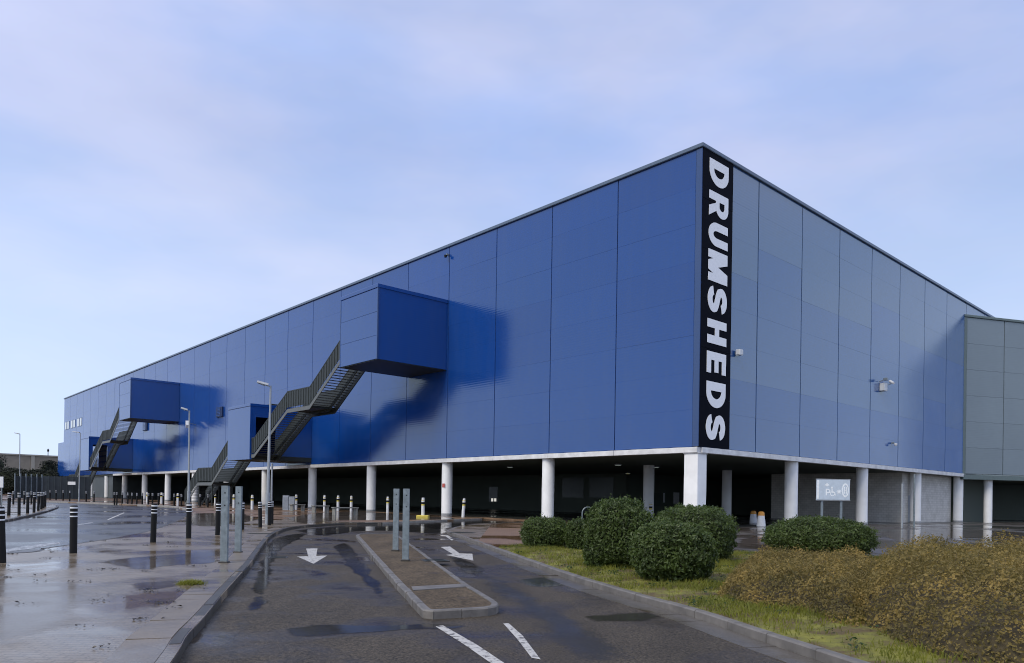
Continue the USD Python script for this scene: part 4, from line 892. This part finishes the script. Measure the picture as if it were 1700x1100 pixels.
# white sleeves with orange tops
def cone_bollard(px, base, lab, h=1.1):
    P = ground_at(px, base); t = thing("traffic_cone", lab, "traffic cone", P, 0, "white traffic cones with orange tops")
    obj("sleeve", MB().lathe([(0, 0), (0.30, 0), (0.22, h * 0.72), (0, h * 0.72)], n=20), M["white"], t, smooth=40)
    obj("top", MB().lathe([(0, h * 0.722), (0.225, h * 0.722), (0.20, h * 0.93), (0.12, h), (0, h)], n=20), M["orange"], t, smooth=40)
cone_bollard(1263.5, 873.5, "white cone with orange top left of the low dome bush", 1.0)
cone_bollard(1250.5, 867.5, "white cone with orange top farther back in the shade", 0.95)
# bicycle hoop
P = ground_at(976, 866); t = thing("cycle_hoop", "steel cycle hoop left of the tallest round bush", "cycle stand", P, 10)
hp = np.vstack([[[-0.42, 0, -0.2]], [[-0.42, 0, 0.62]], np.c_[0.42 * np.cos(np.linspace(math.pi, 0, 13)), np.zeros(13), 0.62 + 0.42 * np.sin(np.linspace(math.pi, 0, 13))], [[0.42, 0, -0.2]]])
hm = MB()
for u, v in zip(hp[:-1], hp[1:]):
    if np.linalg.norm(v - u) > 1e-6: hm.cone(u, v, 0.045, 0.045, 10)
obj("hoop", hm, M["galv"], t); obj("ground_plate", MB().box((-0.55, -0.08, 0.0), (0.55, 0.08, 0.015)), M["galv"], t)

# ================================================================== FAR LEFT
# mesh gate, hoarding, board, hedge, tan shed
def far_fence(name, label, cat, x0, x1, Y, top, n_p, mat, post_mat, solid):
    A = at_depth(x0, top, Y); B = at_depth(x1, top, Y * 1.04); zA_ = gz(A[0], A[1]); h = A[2] - zA_
    L = np.linalg.norm((B - A)[:2]); t = thing(name, label, cat, (A[0], A[1], zA_), math.degrees(math.atan2(B[1] - A[1], B[0] - A[0])))
    for k in range(n_p):
        u0, u1 = L * k / n_p, L * (k + 1) / n_p
        if solid: obj("panel", MB().box((u0 + 0.03, -0.02 + 0.02 * (k % 2), 0.0), (u1 - 0.03, 0.03, h)), M[mat], t)
        else:
            m = MB()
            for q in np.linspace(u0 + 0.06, u1 - 0.06, 30): m.box((q - 0.02, -0.02, 0.1), (q + 0.02, 0.02, h - 0.1))
            for z in np.linspace(0.2, h - 0.2, 5): m.box((u0, -0.045, z - 0.025), (u1, -0.021, z + 0.025))
            obj("mesh_panel", m, M[mat], t)
    for k in range(n_p + 1): obj("fence_post", MB().box((L * k / n_p - 0.07, -0.14, -0.3), (L * k / n_p + 0.07, -0.05, h + (0.25 if not solid else 0.05))), M[post_mat], t)
far_fence("mesh_gate", "tall grey mesh gate behind the paved island", "gate", 24, 69, 100, 788.5, 5, "hoard", "galv", False)
far_fence("hoarding", "flat grey hoarding at the far end of the warehouse", "fence", 70, 150, 112, 790, 8, "hoard", "hoard", True)
t = thing("sign_plate", "small pale sign fixed on the grey hoarding", "sign", at_depth(119, 802, 111), 3); obj("plate", MB().box((-0.55, -0.03, -0.24), (0.55, 0.0, 0.24)), M["white"], t); obj("rail", MB().box((-0.6, 0.002, -0.05), (0.6, 0.1, 0.05)), M["galv"], t)
P = at_depth(0, 809, 60); P[2] = gz(P[0], P[1]); t = thing("notice_board", "white notice board cut by the left edge of the view", "sign", P, 0)
d = ray(0, 791); hz = (E0 + d * (60 / d[1]))[2] - P[2]; d = ray(0, 809); lz = (E0 + d * (60 / d[1]))[2] - P[2]
obj("board", MB().box((-0.9, -0.03, lz), (0.26, 0.03, hz)), M["white"], t)
for x in (-0.7, 0.05): obj("leg", MB().box((x, 0.032, -0.2), (x + 0.08, 0.11, hz - 0.1)), M["galv"], t)
d = at_depth(-40, 750, 260); e = at_depth(99, 753.5, 280)
TS = thing("tan_shed", "long low tan shed beyond the dark hedge", "building", (d[0], d[1], gz(d[0], d[1])), math.degrees(math.atan2(e[1] - d[1], e[0] - d[0])))
Lt, ht_ = np.linalg.norm((e - d)[:2]) + 25, d[2] - gz(d[0], d[1])
obj("wall", MB().box((0, 0, 0), (Lt, 40, ht_ - 0.5)), M["tan"], TS); obj("roof", MB().box((-0.4, -0.4, ht_ - 0.499), (Lt + 0.4, 40, ht_)), M["tan_pale"], TS)
for k in range(6): obj("pilaster", MB().box((6 + 11 * k, -0.3, 0), (7.2 + 11 * k, -0.002, ht_ - 0.52)), M["tan_pale"], TS)
p = at_depth(71, 752, 262); t = thing("roof_aerial", "small dark aerial on the tan shed roof", "aerial", (p[0], p[1] + 3, p[2] - 0.1), 0)
obj("mast", MB().cone((0, 0, -0.6), (0, 0, 1.9), 0.12, 0.1, 8), M["black"], t); obj("dish", MB().box((-0.35, -0.15, 0.8), (0.35, 0.15, 1.7), 0.1), M["black"], t)

# ================================================================== PLANTS
def leaves(pos, nrm, size, rs, curl=0.25, aspect=0.55, up=0.35, spread=0.9):
    """one folded four-cornered leaf per point, facing roughly along nrm"""
    n = len(pos); d = nrm + rs.normal(0, spread, (n, 3)); d[:, 2] += up; d /= np.linalg.norm(d, axis=1)[:, None]
    a = rs.normal(0, 1, (n, 3)); a -= (a * d).sum(1)[:, None] * d; a /= np.linalg.norm(a, axis=1)[:, None]; b = np.cross(d, a)
    L = (size * rs.uniform(0.45, 1.0, n) ** 1.0 * rs.choice([0.8, 1.2, 1.6], n, p=(0.45, 0.4, 0.15)))[:, None]
    v = np.stack([pos - a * L * 0.5, pos + b * L * aspect * 0.5 + d * L * curl * 0.3, pos + a * L * 0.5 - d * L * curl * 0.3, pos - b * L * aspect * 0.5 + d * L * curl * 0.3], 1).reshape(-1, 3)
    k = np.arange(n)[:, None] * 4
    return v, np.vstack([k + [0, 1, 2], k + [0, 2, 3]])
def blob_dir(n, rs):
    d = rs.normal(0, 1, (n, 3)); return d / np.linalg.norm(d, axis=1)[:, None]
def blob_radius(d, c, seed, amp, freq): return 1 + amp * (meshkit.fbm(d * freq + 37.7 + seed * 11.3, 3, seed) - 0.5) * 2
def bush(label, base, size, n, leaf, mat, seed, power=2.3, amp=0.13, freq=3.6, lobes=(), name="round_bush", cat="bush", group=None, bottom=0.12, depth=0.25):
    """a clipped bush: a shaded inner mass of twigs and thousands of single leaves in its outer shell"""
    rs = np.random.default_rng(seed); w, dp, h = size
    t = thing(name, label, cat, base, 0, group)
    parts = [((0, 0, h * 0.5), (w / 2, dp / 2, h * 0.5), 1.0)] + list(lobes); P, Nn = [], []
    tot = sum(r[0] * r[1] + r[2] * r[0] for _, r, _ in parts); cm = []
    for i, (c, r, k) in enumerate(parts):
        c, r = np.array(c, float), np.array(r, float); d = blob_dir(int(n * (r[0] * r[1] + r[2] * r[0]) / tot), rs)
        e = (np.abs(d) ** power).sum(1) ** (-1 / power); rad = blob_radius(d, c, seed + i, amp, freq) * e
        fine = 1 + 0.035 * rs.normal(0, 1, len(d)) + 0.16 * (meshkit.noise(d * 13 + seed, seed) - 0.5); u = rad * fine * (1 - depth * rs.random(len(d)) ** 2.2)
        p = c + d * u[:, None] * r; nn = d / r; nn /= np.linalg.norm(nn, axis=1)[:, None]
        ok = p[:, 2] > bottom * rs.random(len(p)); P.append(p[ok]); Nn.append(nn[ok])
        s = trimesh.creation.icosphere(3); sv = s.vertices; e = (np.abs(sv) ** power).sum(1) ** (-1 / power)
        s.vertices = c + sv * (blob_radius(sv, c, seed + i, amp, freq) * e * (1 - depth * 0.85))[:, None] * r; s.vertices[:, 2] = np.maximum(s.vertices[:, 2], 0.0); cm.append(s)
    P, Nn = np.vstack(P), np.vstack(Nn)
    v, f = leaves(P, Nn, leaf, rs)
    obj("foliage", (v, f), mat, t, kind="stuff")
    obj("inner_twigs", trimesh.util.concatenate(cm), M["bush_core"], t)
    if n < 60000 and leaf < 0.2:
        q = rs.choice(len(P), min(len(P), 260)); q = q[P[q, 2] > h * 0.35]; sp, sn, sm_ = [], [], []
        for i in q:
            dd = Nn[i] * 0.8 + rs.normal(0, 0.35, 3) + [0, 0, 0.45]; dd /= np.linalg.norm(dd); Ls = rs.uniform(0.05, 0.14)
            s_ = np.cross(dd, [0.3, 0.5, 0.8]); s_ /= np.linalg.norm(s_); u_ = np.cross(dd, s_); p_ = P[i] - dd * 0.05; r_s = 0.003
            sm_.append(np.array([p_ + s_ * r_s, p_ - s_ * r_s * .5 + u_ * r_s, p_ - s_ * r_s * .5 - u_ * r_s, p_ + dd * (Ls + 0.05)]))
            for t_ in (0.35, 0.6, 0.8, 1.0): sp.append(P[i] + dd * Ls * t_ + rs.normal(0, 0.012, 3)); sn.append(dd)
        v2, f2 = leaves(np.array(sp), np.array(sn), leaf * 0.9, rs); obj("shoot_leaves", (v2, f2), mat, t, kind="stuff")
        kk = np.arange(len(sm_))[:, None] * 4; obj("shoots", (np.vstack(sm_), np.vstack([kk + [0, 1, 3], kk + [1, 2, 3], kk + [2, 0, 3]])), M["stem"], t, kind="stuff")
    m = MB()
    for k in range(5):
        a = rs.uniform(0, 6.28); m.cone((0.05 * math.cos(a), 0.05 * math.sin(a), -0.1), (w * 0.25 * math.cos(a), dp * 0.25 * math.sin(a), h * 0.5), 0.03, 0.012, 6)
    obj("stem", m, M["stem"], t); return t
def bush_px(label, px0, px1, top, base, n, leaf, mat, seed, depth_m=None, **kw):
    c = (px0 + px1) / 2; P = ground_at(c, base); Y = P[1]; l = at_depth(px0, base, Y); r_ = at_depth(px1, base, Y); w = r_[0] - l[0]
    dp = depth_m or w; Yc = Y + dp * 0.32; P = at_depth(c, base, Yc); z = gz(P[0], P[1]) - 0.02; tz = at_depth(c, top, Yc)[2]
    return bush(label, (P[0], P[1], z), (w, dp, tz - z), n, leaf, mat, seed, **kw)
GL = M["gloss_leaf"]
bush_px("low boxy clipped bush in front of the white column, leftmost of the group", 866, 941, 860, 911, 15000, 0.075, GL, 11, power=3.2, amp=0.11, depth_m=1.3)
bush_px("small dark bush wedged between the boxy bush and the tallest ball", 938, 980, 863, 914, 8000, 0.075, GL, 12, power=2.4)
bush_px("tallest round clipped bush with a lighter crown", 970, 1083, 828, 947, 26000, 0.075, GL, 13, power=2.35, amp=0.13, lobes=[((-0.48, -0.15, 0.42), (0.34, 0.4, 0.42), 1)])
bush_px("broad round bush behind the front ball, before the corner column", 1086, 1217, 841, 936, 26000, 0.075, GL, 14, power=2.6, amp=0.13)
bush_px("front round clipped bush nearest the kerb", 1049, 1183, 867, 971, 26000, 0.075, GL, 15, power=2.4, amp=0.13)
bush_px("wide low dome shaped bush below the faded blue board", 1270, 1450, 858, 932, 32000, 0.075, GL, 16, power=2.1, amp=0.10, depth_m=2.2)

def hedge_mass(label, outline, seed, n, leaf, z_top, name="hedge"):
    """a loose spreading shrub mass over a ground outline"""
    rs = np.random.default_rng(seed); pg = Polygon(poly_px(outline)).buffer(0).buffer(0.4).buffer(-0.35); pg = max(getattr(pg, 'geoms', [pg]), key=lambda q: q.area); c = np.array([pg.centroid.x, pg.centroid.y, 0]); c[2] = gz(c[0], c[1])
    t = thing(name, label, "hedge", c, 0); a, b, e, d = pg.bounds
    def top(x, y):
        q = shapely.distance(pg.exterior, shapely.points(x, y)) * shapely.contains_xy(pg, x, y)
        g = meshkit.fbm(np.c_[x * 1.1, y * 1.1, np.zeros(len(x))], 4, seed); g2 = meshkit.fbm(np.c_[x * 4.5, y * 4.5, np.zeros(len(x))], 2, seed + 5)
        return z_top(x, y) * (1 - np.exp(-(q / 0.28) ** 1.1)) * (0.42 + 0.86 * g) + 0.22 * (g2 - 0.5)
    x, y = rs.uniform(a, e, n * 3), rs.uniform(b, d, n * 3); k = shapely.contains_xy(pg, x, y); x, y = x[k][:n], y[k][:n]
    H = top(x, y); ep = 0.06; gx_, gy_ = (top(x + ep, y) - top(x - ep, y)) / (2 * ep), (top(x, y + ep) - top(x, y - ep)) / (2 * ep)
    w = np.sqrt(1 + gx_ ** 2 + gy_ ** 2); pk = rs.random(len(x)) < w / np.percentile(w, 92); x, y, H, gx_, gy_ = x[pk], y[pk], H[pk], gx_[pk], gy_[pk]
    z = gz(x, y) + np.maximum(0.02, H - 0.40 * rs.random(len(x)) ** 1.8 * np.maximum(H, 0.1) + 0.045 * rs.normal(0, 1, len(x)))
    nn = np.c_[-gx_, -gy_, np.ones(len(x))]; nn /= np.linalg.norm(nn, axis=1)[:, None]
    v, f = leaves(np.c_[x, y, z] - c, nn, leaf, rs, spread=0.8, up=0.2, aspect=0.6); obj("foliage", (v, f), M["brown_leaf"], t, kind="stuff")
    xs, ys = np.meshgrid(np.arange(a, e, 0.1), np.arange(b, d, 0.1)); pt = np.c_[xs.ravel(), ys.ravel()]; pt = pt[shapely.contains_xy(pg, pt[:, 0], pt[:, 1])]
    tr = Delaunay(pt).simplices; cn = pt[tr].mean(1); tr = tr[shapely.contains_xy(pg, cn[:, 0], cn[:, 1])]
    cm = trimesh.Trimesh(np.c_[pt, gz(pt[:, 0], pt[:, 1]) + np.maximum(-0.05, top(pt[:, 0], pt[:, 1]) * 0.62 - 0.06)] - c, tr, process=False)
    if cm.face_normals[:, 2].sum() < 0: cm.invert()
    obj("inner_twigs", cm, M["bronze_core"], t)
    q = rs.choice(len(x), 900); m = []                              # thin bare shoots that stand out of the top
    for i in q:
        p = np.array([x[i], y[i], z[i]]) - c; dd = nn[i] * 0.5 + rs.normal(0, 0.45, 3) + [0, 0, 0.5]; dd /= np.linalg.norm(dd); L = rs.uniform(0.10, 0.26)
        s = np.cross(dd, rs.normal(0, 1, 3)); s /= np.linalg.norm(s); u = np.cross(dd, s); r = 0.0035; p = p - dd * 0.12
        m.append(np.array([p + s * r, p - s * r * .5 + u * r * .87, p - s * r * .5 - u * r * .87, p + dd * (L + 0.1)]))
    sv = np.vstack(m); kk = np.arange(len(m))[:, None] * 4; obj("shoots", (sv, np.vstack([kk + [0, 1, 3], kk + [1, 2, 3], kk + [2, 0, 3]])), M["stem"], t, kind="stuff")
    return t
hedge_mass("low bronze leaved hedge left of the bigger hedge, behind the front ball bush", [(1192, 992), (1245, 1010), (1330, 1024), (1420, 1050), (1490, 1010), (1470, 962), (1395, 948), (1300, 945), (1225, 952)], 21, 85000, 0.046, lambda x, y: 0.60 + 0 * x)
hedge_mass("big bronze leaved hedge filling the right foreground", [(1415, 1035), (1480, 1068), (1560, 1095), (1680, 1115), (1900, 1140), (2150, 1080), (2000, 985), (1800, 958), (1640, 955), (1490, 958), (1430, 985)], 22, 210000, 0.044, lambda x, y: 0.98 + 0 * x)

def blades(poly, n, seed, h, dens=None, zf=verge_z, width=0.006, tries=4):
    rs = np.random.default_rng(seed); a, b, e, d = poly.bounds; x, y = rs.uniform(a, e, n * tries), rs.uniform(b, d, n * tries); k = shapely.contains_xy(poly, x, y); x, y = x[k], y[k]
    if dens is not None: k = rs.random(len(x)) < dens(x, y); x, y = x[k], y[k]
    x, y = x[:n], y[:n]; n = len(x); z = zf(x, y); L = h * rs.uniform(0.35, 1.3, n) * (0.5 + meshkit.fbm(np.c_[x * 1.7, y * 1.7, 0 * x], 3, seed)); a = rs.uniform(0, 6.28, n); w = width * rs.uniform(0.6, 1.5, n); ln = rs.uniform(0.2, 1.0, n) * L; b = rs.uniform(0, 6.28, n)
    p = np.c_[x, y, z - 0.01]; s = np.c_[np.cos(a), np.sin(a), 0 * a] * w[:, None]; m = p + np.c_[np.cos(b) * ln * 0.3, np.sin(b) * ln * 0.3, L * 0.62]; q = p + np.c_[np.cos(b) * ln, np.sin(b) * ln, L]
    v = np.stack([p - s, p + s, m + s * 0.7, m - s * 0.7, q], 1).reshape(-1, 3); i = np.arange(n)[:, None] * 5
    return v, np.vstack([i + [0, 1, 2], i + [0, 2, 3], i + [3, 2, 4]])
near_v = verge.buffer(-0.14).intersection(sbox(-2, 3.5, 14, 26))
patch = lambda x, y: np.clip((meshkit.fbm(np.c_[x * 0.9, y * 0.9, 0 * x], 4, 9) - 0.30) * 3.2, 0.05, 1)
obj("grass", blades(near_v, 130000, 31, 0.095, patch, tries=10), M["grass"], kind="stuff", label="short mossy yellow green grass on the verge", category="grass")
# broad leaved weeds scattered in the verge
rs = np.random.default_rng(41); a, b, e, d = near_v.bounds; wx, wy = rs.uniform(a, e, 9000), rs.uniform(b, d, 9000)
k = shapely.contains_xy(near_v, wx, wy) & (meshkit.fbm(np.c_[wx * 1.3, wy * 1.3, 0 * wx], 3, 17) > 0.50); wx, wy = wx[k], wy[k]
wp, wn = [], []
for x, y in zip(wx[:900], wy[:900]):
    m = rs.integers(8, 18); o = rs.normal(0, 0.05, (m, 2)); wp.append(np.c_[x + o[:, 0], y + o[:, 1], verge_z(x + o[:, 0], y + o[:, 1]) + rs.uniform(0.01, 0.09, m)]); wn.append(np.tile([0, 0, 1.0], (m, 1)))
obj("weeds", leaves(np.vstack(wp), np.vstack(wn), 0.05, rs, aspect=0.6, spread=0.5), M["weed"], kind="stuff", label="low green broad leaved weeds scattered in the verge", category="weeds")
P = ground_at(318, 970); tz = lambda x, y: gz(x, y)
tuft = thing("grass_tuft", "single small grass tuft growing out of the left pavement", "grass tuft", P, 0)
tv, tf = blades(Point(P[0], P[1]).buffer(0.26), 700, 33, 0.10, lambda x, y: np.exp(-(((x - P[0]) / 0.16) ** 2 + ((y - P[1]) / 0.10) ** 2)), tz, tries=12); obj("blades", (tv - P, tf), M["grass"], tuft)
obj("root_mat", MB().lathe([(0, 0.0), (0.14, 0.001), (0.06, 0.022), (0, 0.026)], n=14), M["soil"], tuft)

# sodden leaf litter on the left pavement
rs = np.random.default_rng(51); lp = []
spots = [(rs.uniform(-10, 330), rs.uniform(895, 1040)) for _ in range(26)] + [(40 + 23 * i + rs.normal(0, 9), 918 - 2.6 * i + rs.normal(0, 4)) for i in range(12)] + [(235, 1030), (170, 1075), (60, 965), (245, 978)]
for x, y in spots:
    Q = ground_at(x, y); m = rs.integers(5, 26); sc = rs.uniform(0.03, 0.12); o = rs.normal(0, sc, (m, 2)) * [1.5, 0.9]
    lp.append(np.c_[Q[0] + o[:, 0], Q[1] + o[:, 1], gz(Q[0] + o[:, 0], Q[1] + o[:, 1]) + 0.008 + rs.uniform(0, 0.02, m)])
lp = np.vstack(lp); lp = lp[[paving.contains(Point(*q[:2])) for q in lp]]
obj("leaf_litter", leaves(lp, np.tile([0, 0, 1.0], (len(lp), 1)), 0.055, rs, spread=0.35, up=0.6, aspect=0.7), M["litter"], kind="stuff", label="sodden dark leaf litter scattered over the left pavement", category="leaves")

# dark hedge line at the far left, and the bushes beside it
def far_shrub(px0, px1, top, Y, label, seed, n=5000, leaf=0.55, name="hedge", cat="hedge"):
    a, b = at_depth(px0, top, Y), at_depth(px1, top, Y); z = gz((a[0] + b[0]) / 2, Y); bush(label, ((a[0] + b[0]) / 2, Y, z), (b[0] - a[0], 6, (a[2] - z) * 1.02), n, leaf, M["far_hedge"], seed, power=5, amp=0.06, freq=4, name=name, cat=cat, bottom=0.5)
far_shrub(-60, 46, 777, 175, "dark tall hedge left of the mesh gate", 61, 9000)
far_shrub(40, 100, 781, 172, "dark lower hedge behind the mesh gate", 62, 6000)
far_shrub(75, 90, 767, 176, "rounded tree crown rising over the dark hedge", 63, 2500, 0.5, "tree", "tree")
far_shrub(-30, 3, 757, 178, "darker bush top at the very left edge of the view", 64, 2500, 0.5, "tree", "tree")

# drain and service covers
def cover(px, base, w, d, label, rot=0, up=0.0):
    P = ground_at(px, base, up); t = thing("service_cover", label, "cover", P, rot)
    obj("frame", MB().box((-w / 2 - 0.04, -d / 2 - 0.04, -0.02), (w / 2 + 0.04, d / 2 + 0.04, 0.006)), M["kerb_dark"], t); obj("lid", MB().box((-w / 2, -d / 2, -0.01), (w / 2, d / 2, 0.011), 0.003), M["stair"], t)
    for k in range(5): obj("lid_rib", MB().box((-w / 2 + 0.04, -d / 2 + d * (k + 0.35) / 5, 0.0112), (w / 2 - 0.04, -d / 2 + d * (k + 0.65) / 5, 0.015)), M["stair"], t)
cover(432, 885.5, 0.9, 0.35, "long dark drain cover on the pavement near the lamp column", rot=8)
cover(768, 884, 1.0, 0.6, "rectangular cover set in the brown paving right of the lanes", rot=-6)
cover(722, 930, 0.55, 0.45, "small grey cover in the paving of the traffic island", rot=20, up=-0.008)
gq = G(462, 925, -0.12); t = thing("road_gully", "iron gully grate in the gutter of the left lane", "grate", gq, 12)
obj("frame", MB().box((-0.24, -0.26, -0.03), (0.24, 0.26, 0.008)), M["kerb_dark"], t)
for k in range(6): obj("bar", MB().box((-0.2, -0.2 + 0.07 * k, 0.0085), (0.2, -0.17 + 0.07 * k, 0.014)), M["stair"], t)

# fallen leaves caught in the verge
rs = np.random.default_rng(77); a, b, e, d = near_v.bounds; fx, fy = rs.uniform(a, e, 16000), rs.uniform(b, d, 16000)
k = shapely.contains_xy(near_v, fx, fy) & (rs.random(16000) < np.clip((meshkit.fbm(np.c_[fx * 0.8, fy * 0.8, 0 * fx], 3, 23) - 0.38) * 4, 0.04, 1)); fx, fy = fx[k][:3500], fy[k][:3500]
obj("fallen_leaves", leaves(np.c_[fx, fy, verge_z(fx, fy) + rs.uniform(0.012, 0.06, len(fx))], np.tile([0, 0, 1.0], (len(fx), 1)), 0.05, rs, spread=0.5, up=0.5, aspect=0.7), M["brown_leaf"], kind="stuff", label="russet fallen leaves caught in the grass of the verge", category="leaves")
